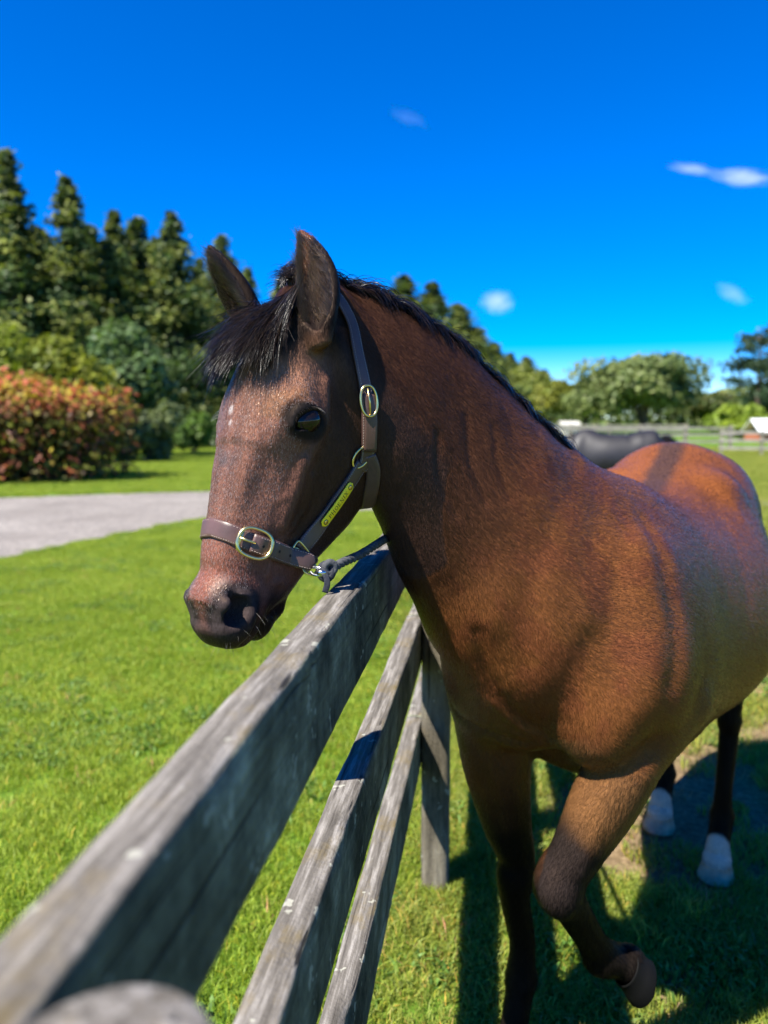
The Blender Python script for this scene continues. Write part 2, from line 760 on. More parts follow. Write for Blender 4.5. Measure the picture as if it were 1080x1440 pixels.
# ---- grass: clumps of blades, instanced
def grass_mat(name, lo, hi, tips):
    m = bpy.data.materials.new(name)
    m.use_nodes = True
    nt = m.node_tree
    nt.nodes.clear()
    out = nt.nodes.new('ShaderNodeOutputMaterial')
    at = nd(nt, 'ShaderNodeAttribute', attribute_name='Col')
    geo = nd(nt, 'ShaderNodeNewGeometry')
    nz = noise_node(nt, 0.9, 7, 0.68, geo.outputs['Position'])
    r = ramp(nt, [(0.3, lo), (0.7, hi)])
    nt.links.new(nz.outputs['Fac'], r.inputs[0])
    c = mix_col(nt, 1.0, r.outputs[0], at.outputs['Color'], 'MULTIPLY')
    d = nd(nt, 'ShaderNodeBsdfPrincipled')
    d.inputs['Roughness'].default_value = 0.55
    d.inputs['Specular IOR Level'].default_value = 0.3
    t = nd(nt, 'ShaderNodeBsdfTranslucent')
    nt.links.new(c, d.inputs['Base Color'])
    nt.links.new(mix_col(nt, 1.0, c, (1.1, 1.25, 0.6), 'MULTIPLY'), t.inputs['Color'])
    mx = nd(nt, 'ShaderNodeMixShader')
    mx.inputs[0].default_value = 0.38
    nt.links.new(d.outputs[0], mx.inputs[1])
    nt.links.new(t.outputs[0], mx.inputs[2])
    nt.links.new(mx.outputs[0], out.inputs[0])
    return m


m_lawn = grass_mat('lawn grass', (0.180, 0.265, 0.018), (0.310, 0.385, 0.050), None)
m_padd = grass_mat('paddock grass', (0.16, 0.225, 0.020), (0.30, 0.33, 0.065), None)


m_weed = grass_mat('weed leaves', (0.070, 0.160, 0.020), (0.150, 0.250, 0.050), None)
m_dry = grass_mat('dry grass', (0.22, 0.17, 0.06), (0.34, 0.27, 0.11), None)


def clump_mesh(name, size, n, h, w, lean, dry, seed, m, clover=0.0):
    r = np.random.default_rng(seed)
    x = (r.random(n) - 0.5) * size
    y = (r.random(n) - 0.5) * size
    a = r.random(n) * 2 * PI
    H = h * (0.45 + 0.75 * r.random(n))
    W = w * (0.6 + 0.7 * r.random(n))
    L = lean * (0.2 + r.random(n))
    dx, dy = np.cos(a), np.sin(a)
    b_ = r.random(n) * 2 * PI
    sx, sy = np.cos(b_), np.sin(b_)
    z0 = -0.01
    v = np.stack([
        np.stack([x - sx * W / 2, y - sy * W / 2, np.full(n, z0)], -1),
        np.stack([x + sx * W / 2, y + sy * W / 2, np.full(n, z0)], -1),
        np.stack([x + dx * L * H * 0.35 + sx * W * 0.42, y + dy * L * H * 0.35 + sy * W * 0.42, H * 0.55], -1),
        np.stack([x + dx * L * H * 0.35 - sx * W * 0.42, y + dy * L * H * 0.35 - sy * W * 0.42, H * 0.55], -1),
        np.stack([x + dx * L * H + sx * W * 0.06, y + dy * L * H + sy * W * 0.06, H * (1 - 0.25 * L)], -1),
        np.stack([x + dx * L * H - sx * W * 0.06, y + dy * L * H - sy * W * 0.06, H * (1 - 0.25 * L)], -1)], 1)
    base = (np.arange(n) * 6)[:, None]
    f = np.concatenate([base + [0, 1, 2, 3], base + [3, 2, 4, 5]])
    me = bpy.data.meshes.new(name)
    me.vertices.add(n * 6)
    me.vertices.foreach_set('co', v.astype(np.float32).ravel())
    me.loops.add(f.size)
    me.loops.foreach_set('vertex_index', f.astype(np.int32).ravel())
    me.polygons.add(len(f))
    me.polygons.foreach_set('loop_start', np.arange(0, f.size, 4, dtype=np.int32))
    me.polygons.foreach_set('loop_total', np.full(len(f), 4, np.int32))
    me.update(calc_edges=True)
    c = np.ones((n, 3)) * (0.70 + 0.55 * r.random((n, 1)))
    dm = r.random(n) < dry
    c[dm] = c[dm] * np.array([1.9, 1.15, 1.6])
    ym = r.random(n) < 0.15
    c[ym] = c[ym] * np.array([1.35, 1.12, 0.9])
    set_color(me, np.repeat(c, 6, axis=0))
    me.materials.append(m)
    return bpy.data.objects.new(name, me)


def scatter(name, pts, rot, scl, sources, parent=None):
    me = bpy.data.meshes.new(name)
    me.vertices.add(len(pts))
    me.vertices.foreach_set('co', np.asarray(pts, np.float32).ravel())
    for nm, arr in (('rot', rot), ('scl', scl)):
        a = me.attributes.new(nm, 'FLOAT', 'POINT')
        a.data.foreach_set('value', np.asarray(arr, np.float32))
    o = bpy.data.objects.new(name, me)
    COL.objects.link(o)
    if parent is not None:
        o.parent = parent
    col = bpy.data.collections.new(name + ' clumps')
    for s in sources:
        col.objects.link(s)
    ng = bpy.data.node_groups.new(name + ' scatter', 'GeometryNodeTree')
    ng.interface.new_socket('Geometry', in_out='INPUT', socket_type='NodeSocketGeometry')
    ng.interface.new_socket('Geometry', in_out='OUTPUT', socket_type='NodeSocketGeometry')
    N = ng.nodes
    gi = N.new('NodeGroupInput')
    go = N.new('NodeGroupOutput')
    ci = N.new('GeometryNodeCollectionInfo')
    ci.inputs['Collection'].default_value = col
    ci.inputs['Separate Children'].default_value = True
    ci.inputs['Reset Children'].default_value = True
    ip = N.new('GeometryNodeInstanceOnPoints')
    ip.inputs['Pick Instance'].default_value = True
    def named(nm):
        a = N.new('GeometryNodeInputNamedAttribute')
        a.data_type = 'FLOAT'
        a.inputs['Name'].default_value = nm
        return a.outputs['Attribute']
    cx = N.new('ShaderNodeCombineXYZ')
    ng.links.new(named('rot'), cx.inputs[2])
    rv = N.new('FunctionNodeRandomValue')
    rv.data_type = 'INT'
    rv.inputs['Min'].default_value = 0
    rv.inputs['Max'].default_value = len(sources) - 1
    ng.links.new(gi.outputs[0], ip.inputs['Points'])
    ng.links.new(ci.outputs[0], ip.inputs['Instance'])
    for o_ in rv.outputs:
        if o_.type == 'INT' and o_.enabled:
            ng.links.new(o_, ip.inputs['Instance Index'])
            break
    ng.links.new(cx.outputs[0], ip.inputs['Rotation'])
    ng.links.new(named('scl'), ip.inputs['Scale'])
    ng.links.new(ip.outputs[0], go.inputs[0])
    md = o.modifiers.new('scatter', 'NODES')
    md.node_group = ng
    return o


def grass_points(step, y0, y1, spread, keep):
    ys = np.arange(y0, y1, step)
    out = []
    for y in ys:
        half = spread * y + 1.7
        xs = np.arange(-half, half, step)
        out.append(np.column_stack([xs + (rng.random(len(xs)) - .5) * step, y + (rng.random(len(xs)) - .5) * step]))
    p = np.concatenate(out)
    return p[keep(p[:, 0], p[:, 1])]


def on_lawn(x, y):
    ne, fa = drive_edges(x)
    return (side_of_fence(x, y) < 0.05) & ((y < ne - 0.05) | (y > fa + 0.1))


def on_paddock(x, y):
    return (side_of_fence(x, y) >= -0.12) & (rng.random(len(x)) > dirt_mask(x, y) * 0.92)


def ground_z(x, y):
    q = np.column_stack([x, y, np.zeros(len(x))])
    return (fbm(q, 1.2, 3) - 0.5) * 0.035 * sstep(0.2, 0.8, np.abs(side_of_fence(x, y))) * (np.hypot(x, y) < 12)


lawnA = [clump_mesh('lawn clump', 0.20, 440, 0.034, 0.0030, 0.9, 0.02, 20 + i, m_lawn) for i in range(3)]
paddA = [clump_mesh('paddock clump', 0.12, 120, 0.030, 0.0030, 1.1, 0.08, 30 + i, m_padd) for i in range(4)]
paddT = [clump_mesh('tall paddock clump', 0.07, 55, 0.075, 0.0034, 0.8, 0.08, 60 + i, m_padd) for i in range(2)]
p = grass_points(0.135, 0.4, 13.2, 0.60, on_lawn)
scatter('lawn_grass', np.column_stack([p, ground_z(p[:, 0], p[:, 1])]), rng.random(len(p)) * 6.28, 0.85 + 0.4 * rng.random(len(p)), lawnA)['kind'] = 'stuff'
p = grass_points(0.060, 0.6, 5.5, 0.62, on_paddock)
nz = fbm(np.column_stack([p, p[:, 0] * 0]), 5.0, 3)
scatter('paddock_grass', np.column_stack([p, ground_z(p[:, 0], p[:, 1])]), rng.random(len(p)) * 6.28, 0.45 + 1.1 * nz + 0.25 * rng.random(len(p)), paddA)['kind'] = 'stuff'
p = grass_points(0.17, 0.8, 6.0, 0.62, lambda x, y: on_paddock(x, y) & (fbm(np.column_stack([x, y, x * 0]), 3.0, 3) > 0.52) & (dirt_mask(x, y) < 0.3))
scatter('grass_tufts', np.column_stack([p, ground_z(p[:, 0], p[:, 1])]), rng.random(len(p)) * 6.28, 0.7 + 0.6 * rng.random(len(p)), paddT)['kind'] = 'stuff'
lawnB = [clump_mesh('far lawn clump', 0.45, 600, 0.055, 0.009, 0.8, 0.02, 40 + i, m_lawn) for i in range(2)]
paddB = [clump_mesh('far paddock clump', 0.8, 1300, 0.060, 0.009, 0.9, 0.08, 50 + i, m_padd) for i in range(2)]
p = grass_points(0.40, 13.0, 42.0, 0.62, on_lawn)
scatter('lawn_grass_beyond', np.column_stack([p, p[:, 0] * 0]), rng.random(len(p)) * 6.28, 0.9 + 0.3 * rng.random(len(p)), lawnB)['kind'] = 'stuff'
p = grass_points(0.55, 5.2, 42.0, 0.62, on_paddock)
scatter('paddock_grass_beyond', np.column_stack([p, p[:, 0] * 0]), rng.random(len(p)) * 6.28, 0.9 + 0.3 * rng.random(len(p)), paddB)['kind'] = 'stuff'

# clover and flat weeds here and there
weeds = [clump_mesh('weed clump', 0.13, 60, 0.022, 0.011, 1.7, 0.10, 70 + i, m_weed) for i in range(3)]
p = grass_points(0.14, 0.8, 11.0, 0.60, lambda x, y: ((y < drive_edges(x)[0] - 0.2)) & (fbm(np.column_stack([x, y, x * 0 + 9]), 1.9, 4) + 0.08 * (rng.random(len(x)) - 0.5) > 0.555))
scatter('lawn_weeds', np.column_stack([p, ground_z(p[:, 0], p[:, 1]) + 0.012]), rng.random(len(p)) * 6.28, 0.6 + 0.7 * rng.random(len(p)), weeds)['kind'] = 'stuff'
dry = [clump_mesh('dry grass clump', 0.16, 26, 0.050, 0.0028, 1.3, 1.0, 80 + i, m_dry) for i in range(2)]
p = grass_points(0.20, 0.8, 9.0, 0.60, lambda x, y: ((y < drive_edges(x)[0] - 0.2)) & ((rng.random(len(x)) < 0.25) | (side_of_fence(x, y) > 0.2) & (rng.random(len(x)) < 0.6)))
scatter('dry_grass', np.column_stack([p, ground_z(p[:, 0], p[:, 1])]), rng.random(len(p)) * 6.28, 0.5 + 0.5 * rng.random(len(p)), dry)['kind'] = 'stuff'
# ------------------------------------------------------------------ trees and shrubs
def at_px(px, dist):
    return (px - 540) / 1080 * dist * CP


def z_at(py, dist):
    u = (720 - py) / 1080
    return CAM_H + dist * (u * CP - SP) / (CP + u * SP)


m_leaf = bpy.data.materials.new('leaves')
m_leaf.use_nodes = True
nt = m_leaf.node_tree
nt.nodes.clear()
out = nt.nodes.new('ShaderNodeOutputMaterial')
at = nd(nt, 'ShaderNodeAttribute', attribute_name='Col')
d = nd(nt, 'ShaderNodeBsdfPrincipled')
d.inputs['Roughness'].default_value = 0.5
d.inputs['Specular IOR Level'].default_value = 0.2
t = nd(nt, 'ShaderNodeBsdfTranslucent')
nt.links.new(at.outputs['Color'], d.inputs['Base Color'])
nt.links.new(mix_col(nt, 1.0, at.outputs['Color'], (1.2, 1.3, 0.6), 'MULTIPLY'), t.inputs['Color'])
mx = nd(nt, 'ShaderNodeMixShader')
mx.inputs[0].default_value = 0.3
nt.links.new(d.outputs[0], mx.inputs[1])
nt.links.new(t.outputs[0], mx.inputs[2])
nt.links.new(mx.outputs[0], out.inputs[0])
m_bark = simple('bark', (0.10, 0.07, 0.05), 0.9, nscale=6, namp=0.4, bscale=20, bstr=0.6)


def cards(cen, size, r, up_bias=0.3, out_dir=None):
    """a small bent leaf spray (two triangles folded) at each centre."""
    n = len(cen)
    nrm_ = r.normal(size=(n, 3))
    if out_dir is not None:
        nrm_ = nrm_ * 0.6 + out_dir
    nrm_[:, 2] += up_bias
    nrm_ /= np.linalg.norm(nrm_, axis=1)[:, None]
    t_ = np.cross(nrm_, r.normal(size=(n, 3)))
    t_ /= np.linalg.norm(t_, axis=1)[:, None] + 1e-9
    b_ = np.cross(nrm_, t_)
    s = size * (0.55 + 0.9 * r.random((n, 1)))
    v = np.stack([cen - t_ * s, cen + b_ * s * 0.55 - nrm_ * s * 0.15, cen + t_ * s, cen - b_ * s * 0.55 - nrm_ * s * 0.15], 1)
    return v.reshape(-1, 3), np.arange(n * 4).reshape(-1, 4)


def add_cards_obj(name, v, f, cols, parent):
    o = big_mesh(name, v, f, m_leaf, None, smooth=False)
    o.parent = parent
    set_color(o.data, np.repeat(cols, 4, axis=0))
    o['kind'] = 'stuff'
    return o


def conifer_mesh(H, R, seed):
    r = np.random.default_rng(seed)
    cen, col, od = [], [], []
    nb = 230
    for i in range(nb):
        t = (i + r.random()) / nb
        z = H * (0.03 + 0.97 * t)
        prof = (1 - t) ** 0.95 * 1.15 * (0.75 + 0.5 * fbm(np.array([[seed, t * 7, 0.3]]), 1.0, 2)[0])
        Rb = R * prof * (0.7 + 0.55 * r.random()) + 0.05
        az = r.random() * 2 * PI
        n = int(34 + 150 * Rb / R)
        s = r.random(n) ** 0.55
        x = np.cos(az) * Rb * s
        y = np.sin(az) * Rb * s
        zz = z - 0.25 * Rb * s + 0.32 * Rb * s ** 3
        sp = 0.035 * R + 0.15 * Rb
        c = np.column_stack([x, y, zz]) + r.normal(size=(n, 3)) * [sp, sp, sp * 0.8]
        cen.append(c)
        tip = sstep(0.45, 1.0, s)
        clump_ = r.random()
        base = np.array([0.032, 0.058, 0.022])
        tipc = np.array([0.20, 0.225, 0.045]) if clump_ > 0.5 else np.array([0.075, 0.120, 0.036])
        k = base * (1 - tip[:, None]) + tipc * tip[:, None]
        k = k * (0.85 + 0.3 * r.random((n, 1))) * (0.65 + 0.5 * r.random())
        col.append(k)
        od.append(np.column_stack([x, y, np.zeros(n)]) / (Rb + 1e-6))
    cen = np.concatenate(cen)
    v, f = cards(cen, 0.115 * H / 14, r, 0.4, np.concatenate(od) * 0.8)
    return v, f, np.concatenate(col)


CON = []
for k in range(4):
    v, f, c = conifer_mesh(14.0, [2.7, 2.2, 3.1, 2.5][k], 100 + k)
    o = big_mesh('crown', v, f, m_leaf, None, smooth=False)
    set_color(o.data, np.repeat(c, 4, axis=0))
    CON.append(o.data)
    bpy.data.objects.remove(o)
tv, tf = tube_vf([(0, 0, -0.1), (0.05, 0, 4), (0, 0.05, 9), (0, 0, 13.6)], [0.30, 0.22, 0.12, 0.03], 8)
tr_me = bpy.data.meshes.new('trunk')
tr_me.from_pydata([tuple(x) for x in tv], [], tf)
tr_me.materials.append(m_bark)

ORD = ['first', 'second', 'third', 'fourth', 'fifth', 'sixth', 'seventh', 'eighth', 'ninth', 'tenth', 'eleventh', 'twelfth', 'thirteenth',
       'fourteenth', 'fifteenth', 'sixteenth', 'seventeenth', 'eighteenth', 'nineteenth', 'twentieth', 'twenty-first', 'twenty-second', 'twenty-third',
       'twenty-fourth', 'twenty-fifth', 'twenty-sixth', 'twenty-seventh', 'twenty-eighth', 'twenty-ninth', 'thirtieth']
conifers = [(-58, 42, 300), (30, 40, 226), (72, 45, 335), (108, 41, 262), (140, 46, 330), (172, 43, 308), (203, 45, 318), (228, 50, 345), (250, 44, 312),
            (287, 52, 372), (318, 50, 342), (352, 56, 385), (400, 60, 395), (452, 66, 405), (503, 72, 402), (538, 82, 425), (566, 76, 396),
            (606, 82, 405), (642, 88, 434), (668, 98, 466), (692, 105, 486), (716, 114, 500), (738, 118, 505), (764, 132, 522), (792, 145, 538)]
r_ = np.random.default_rng(5)
for i, (px, dist, py) in enumerate(conifers):
    H = z_at(py, dist) * 1.03
    e = empty('conifer_tree', (at_px(px, dist), dist, 0), r_.random() * 6.28)
    sxy = (H / 14.0) * (1.30 + 0.25 * r_.random())
    if dist > 70:
        sxy *= 1.75
    e.scale = (sxy, sxy, H / 14.0)
    tag(e, '%s tall conifer from the left in the dark tree line beyond the lawn' % ORD[i], 'tree', 'conifers in the tree line')
    for nm, me in (('trunk', tr_me), ('crown', CON[i % 4])):
        o = bpy.data.objects.new(nm, me)
        COL.objects.link(o)
        o.parent = e
        if nm == 'crown':
            o['kind'] = 'stuff'


def leafy(name, loc, rad, n, size, colfn, label, cat, seed, lobes=14, trunk_h=0.0, trunk_r=0.15, group=None, dome=False):
    """a broadleaf crown of uneven lobes; rad = (rx, ry, rz); loc is the foot on the ground."""
    r = np.random.default_rng(seed)
    rx, ry, rz = rad
    e = empty(name, loc)
    tag(e, label, cat, group)
    zc = trunk_h + rz * (1.0 if trunk_h > 0.6 else 0.72)
    lc = r.normal(size=(lobes, 3))
    lc /= np.linalg.norm(lc, axis=1)[:, None]
    lc *= (0.35 + 0.50 * r.random((lobes, 1)))
    lc[:, 2] = np.abs(lc[:, 2]) * 1.0 - 0.45 * r.random(lobes)
    lr = 0.30 + 0.20 * r.random(lobes)
    if dome:
        rr = 0.80 * np.sqrt(r.random(lobes))
        aa = r.random(lobes) * 2 * PI
        lc = np.column_stack([rr * np.cos(aa), rr * np.sin(aa), 0.72 * np.sqrt(np.clip(1 - rr ** 2 * 1.25, 0, 1)) * (0.75 + 0.25 * r.random(lobes)) - 0.25])
        lr = 0.22 + 0.14 * r.random(lobes)
    k = r.integers(0, lobes, n)
    dv = r.normal(size=(n, 3))
    dv /= np.linalg.norm(dv, axis=1)[:, None]
    q = lc[k] + dv * (lr[k] * (0.45 + 0.60 * r.random(n) ** 0.5))[:, None]
    q *= 1 + 0.22 * (fbm(q + seed, 2.5, 3) - 0.5)[:, None]
    hgt = q[:, 2]
    c = q * [rx, ry, rz]
    c[:, 2] += zc
    if trunk_h < 0.6:            # bushes are leafy down to the grass
        if dome:
            sk = r.random(n) < 0.45
            c[sk, 2] *= r.random(sk.sum())
        under = c[:, 2] < 0.1
        c[under, 2] = 0.1 + r.random(under.sum()) ** 1.5 * rz * 0.75
    c[:, 2] = np.maximum(c[:, 2], 0.03)
    v, f = cards(c, size, r, 0.45, dv * 0.8)
    cols = colfn(q, r, k)
    add_cards_obj('foliage', v, f, cols, e)
    # trunk and limbs
    for j in range(5 if trunk_h > 0.6 else 4):
        a = 2 * PI * j / 5 + r.random()
        top = lc[j % lobes] * [rx, ry, rz] * 0.8 + [0, 0, zc]
        if trunk_h > 0.6:
            path = catmull([(0, 0, -0.05), (0.02, 0.02, trunk_h * 0.8), tuple((np.array([0, 0, trunk_h]) + top) / 2), tuple(top)], 4)
        else:
            path = catmull([(0.12 * math.cos(a), 0.12 * math.sin(a), -0.03), tuple(top * 0.5), tuple(top)], 4)
        tv, tf = tube_vf(path, np.linspace(trunk_r, trunk_r * 0.2, len(path)), 6)
        mesh_obj('trunk' if (trunk_h > 0.6 and j == 0) else ('limb' if trunk_h > 0.6 else 'stem'), np.array(tv) + np.array(loc), tf, m_bark, e)
    return e


def mixc(a, b, t):
    return np.array(a) * (1 - t[:, None]) + np.array(b) * t[:, None]


def c_photinia(q, r, k):
    n = len(q)
    # young red leaves on the outside of the top
    t = np.clip(sstep(-0.05, 0.50, q[:, 2] + 0.25 * (r.random(n) - 0.5)) * sstep(0.40, 0.85, np.linalg.norm(q * [1, 1, 1.1], axis=1)), 0, 1)
    old = np.where((r.random(n) < 0.5)[:, None], np.array([[0.055, 0.060, 0.016]]), np.array([[0.075, 0.038, 0.022]]))
    yel = np.where((r.random(n) < 0.48)[:, None], np.array([[0.38, 0.29, 0.035]]), np.array([[0.42, 0.110, 0.050]]))
    c = old * (1 - t[:, None]) + yel * t[:, None]
    lowy = (sstep(0.15, -0.15, q[:, 2]) * (r.random(n) < np.where(q[:, 0] > 0.35, 0.6, 0.25))) > 0.4
    c[lowy] = [0.16, 0.17, 0.030]
    return c * (0.7 + 0.6 * r.random((n, 1)))


def c_simple(a, b, p=0.5):
    def fn(q, r, k):
        n = len(q)
        kk = (np.sin(k * 12.9898) * 43758.5453) % 1.0
        t = np.clip(p * kk + (1 - p) * r.random(n), 0, 1)
        return mixc(a, b, t) * (0.75 + 0.5 * r.random((n, 1)))
    return fn


leafy('photinia_shrub', (-9.9, 19.6, 0), (3.5, 2.6, 1.95), 24000, 0.085, c_photinia,
      'large rounded shrub with red and yellow new leaves beside the drive', 'shrub', 201, 60, 0.0, 0.05, None, True)
leafy('leafy_shrub', (at_px(-10, 26), 26, 0), (2.0, 1.8, 2.9), 7000, 0.13, c_simple((0.10, 0.15, 0.015), (0.24, 0.27, 0.03)),
      'tall yellow-green shrub at the left edge behind the red shrub', 'shrub', 202, 14, 0.0, 0.05, 'shrubs along the lawn')
leafy('leafy_shrub', (at_px(100, 27), 27, 0), (2.5, 2.0, 2.5), 9000, 0.13, c_simple((0.09, 0.13, 0.015), (0.26, 0.26, 0.03)),
      'rounded yellow-green shrub just behind the red shrub', 'shrub', 203, 16, 0.0, 0.05, 'shrubs along the lawn')
leafy('leafy_tree', (at_px(178, 31), 31, 0), (2.2, 1.9, 2.3), 6000, 0.15, c_simple((0.045, 0.09, 0.03), (0.13, 0.19, 0.07)),
      'small grey-green leafy tree in front of the conifers', 'tree', 204, 16, 0.75, 0.12)
leafy('leafy_shrub', (at_px(205, 28), 28, 0), (1.1, 1.1, 1.45), 3500, 0.11, c_simple((0.06, 0.09, 0.03), (0.20, 0.23, 0.10)),
      'pale olive shrub at the right end of the lawn shrubs', 'shrub', 205, 12, 0.0, 0.05, 'shrubs along the lawn')
leafy('leafy_shrub', (at_px(272, 35), 35, 0), (0.9, 0.9, 1.2), 1800, 0.12, c_simple((0.05, 0.10, 0.02), (0.12, 0.2, 0.03)),
      'small bright green shrub under the conifers beside the horse', 'shrub', 206, 9, 0.0, 0.05, 'shrubs along the lawn')
leafy('leafy_shrub', (at_px(60, 36), 36, 0), (2.6, 2.0, 1.6), 3000, 0.15, c_simple((0.03, 0.06, 0.015), (0.08, 0.12, 0.02)),
      'low dark shrub under the tallest conifer', 'shrub', 207, 12, 0.0, 0.05, 'shrubs along the lawn')
# right of the horse
leafy('spreading_tree', (at_px(905, 88), 88, 0), (9.2, 6.5, 4.2), 15000, 0.34, c_simple((0.085, 0.130, 0.045), (0.20, 0.235, 0.075), 0.6),
      'broad rounded green tree beyond the far paddock fence', 'tree', 211, 34, 0.9, 0.5)
leafy('leafy_tree', (at_px(772, 95), 95, 0), (3.4, 3.0, 3.1), 4200, 0.34, c_simple((0.11, 0.14, 0.02), (0.22, 0.22, 0.03)),
      'yellow-green tree left of the broad rounded tree', 'tree', 212, 14, 0.7, 0.25)
leafy('leafy_tree', (at_px(728, 100), 100, 0), (4.0, 3.0, 3.9), 4200, 0.36, c_simple((0.09, 0.13, 0.03), (0.22, 0.25, 0.05)),
      'green tree just above the horse mane', 'tree', 213, 14, 0.7, 0.25)
leafy('leafy_tree', (at_px(822, 97), 97, 0), (3.0, 3.0, 3.3), 3600, 0.36, c_simple((0.08, 0.13, 0.05), (0.19, 0.23, 0.09)),
      'small green tree against the left side of the broad rounded tree', 'tree', 214, 12, 0.7, 0.25)
leafy('leafy_tree', (at_px(1000, 100), 100, 0), (4.0, 3.0, 2.4), 3600, 0.36, c_simple((0.05, 0.085, 0.02), (0.14, 0.13, 0.04)),
      'low brownish green tree between the broad tree and the pine', 'tree', 215, 12, 0.7, 0.25)
leafy('leafy_shrub', (at_px(1043, 56), 56, 0), (2.1, 1.8, 1.6), 4500, 0.2, c_simple((0.12, 0.19, 0.02), (0.24, 0.30, 0.03)),
      'bright lime green shrub above the horse rump', 'shrub', 216, 14, 0.0, 0.06)
leafy('leafy_tree', (at_px(1115, 75), 75, 0), (5.5, 4.0, 2.6), 5000, 0.3, c_simple((0.05, 0.09, 0.02), (0.13, 0.16, 0.04)),
      'green tree at the right edge behind the lime shrub', 'tree', 217, 14, 0.7, 0.25)


def open_pine(px, dist, toppy, label, seed):
    r = np.random.default_rng(seed)
    H = z_at(toppy, dist)
    loc = np.array([at_px(px, dist), dist, 0])
    e = empty('pine_tree', loc)
    tag(e, label, 'tree')
    tv, tf = tube_vf(catmull([(0, 0, -.1), (.15, 0, H * .5), (0, 0, H * .95)], 5), np.linspace(0.28, 0.05, 11), 8)
    mesh_obj('trunk', np.array(tv) + loc, tf, m_bark, e)
    cen, col = [], []
    for i in range(16):
        t = 0.32 + 0.68 * (i + r.random()) / 16
        az = r.random() * 2 * PI
        L = (1.0 - 0.45 * t) * 3.4 * (0.6 + 0.6 * r.random())
        a = np.array([0, 0, H * t - 0.4])
        b_ = a + [math.cos(az) * L, math.sin(az) * L, 0.5 * r.random()]
        tv, tf = tube_vf([a, (a + b_) / 2 + [0, 0, .12], b_], [0.07, 0.05, 0.02], 5)
        mesh_obj('limb', np.array(tv) + loc, tf, m_bark, e)
        for s in (0.65, 1.0):
            n = 110
            c = a + (b_ - a) * s + r.normal(size=(n, 3)) * [0.5, 0.5, 0.30]
            cen.append(c)
            col.append(np.array([0.035, 0.060, 0.030]) * (0.7 + 1.0 * r.random((n, 1))))
    v, f = cards(np.concatenate(cen), 0.2, r, 0.4)
    add_cards_obj('foliage', v, f, np.concatenate(col), e)


open_pine(1062, 72, 462, 'open pine with gaps in its crown at the right edge', 301)

# a far belt of bush closing the horizon
def far_wood(x0, x1, y0, y1, h, n, seed, name):
    r = np.random.default_rng(seed)
    t = r.random(n)
    x = x0 + (x1 - x0) * t
    hh = h * (0.55 + 0.8 * fbm(np.column_stack([x * 0.06, x * 0, x * 0]) + seed, 1.0, 3))
    c = np.column_stack([x, y0 + (y1 - y0) * t + 5 * r.normal(size=n), hh * r.random(n) ** 0.8])
    v, f = cards(c, 0.75, r, 0.4)
    cols = mixc((0.060, 0.095, 0.035), (0.19, 0.22, 0.065), np.clip(0.7 * fbm(c * 0.12, 1.0, 2) + 0.5 * r.random(n) - 0.1, 0, 1))
    o = big_mesh(name, v, f, m_leaf, None, smooth=False)
    set_color(o.data, np.repeat(cols, 4, axis=0))
    o['kind'] = 'stuff'


far_wood(-60, 330, 165, 175, 9.5, 40000, 401, 'distant_wood')
far_wood(-140, -18, 75, 75, 7.0, 9000, 402, 'wood_behind_conifers')
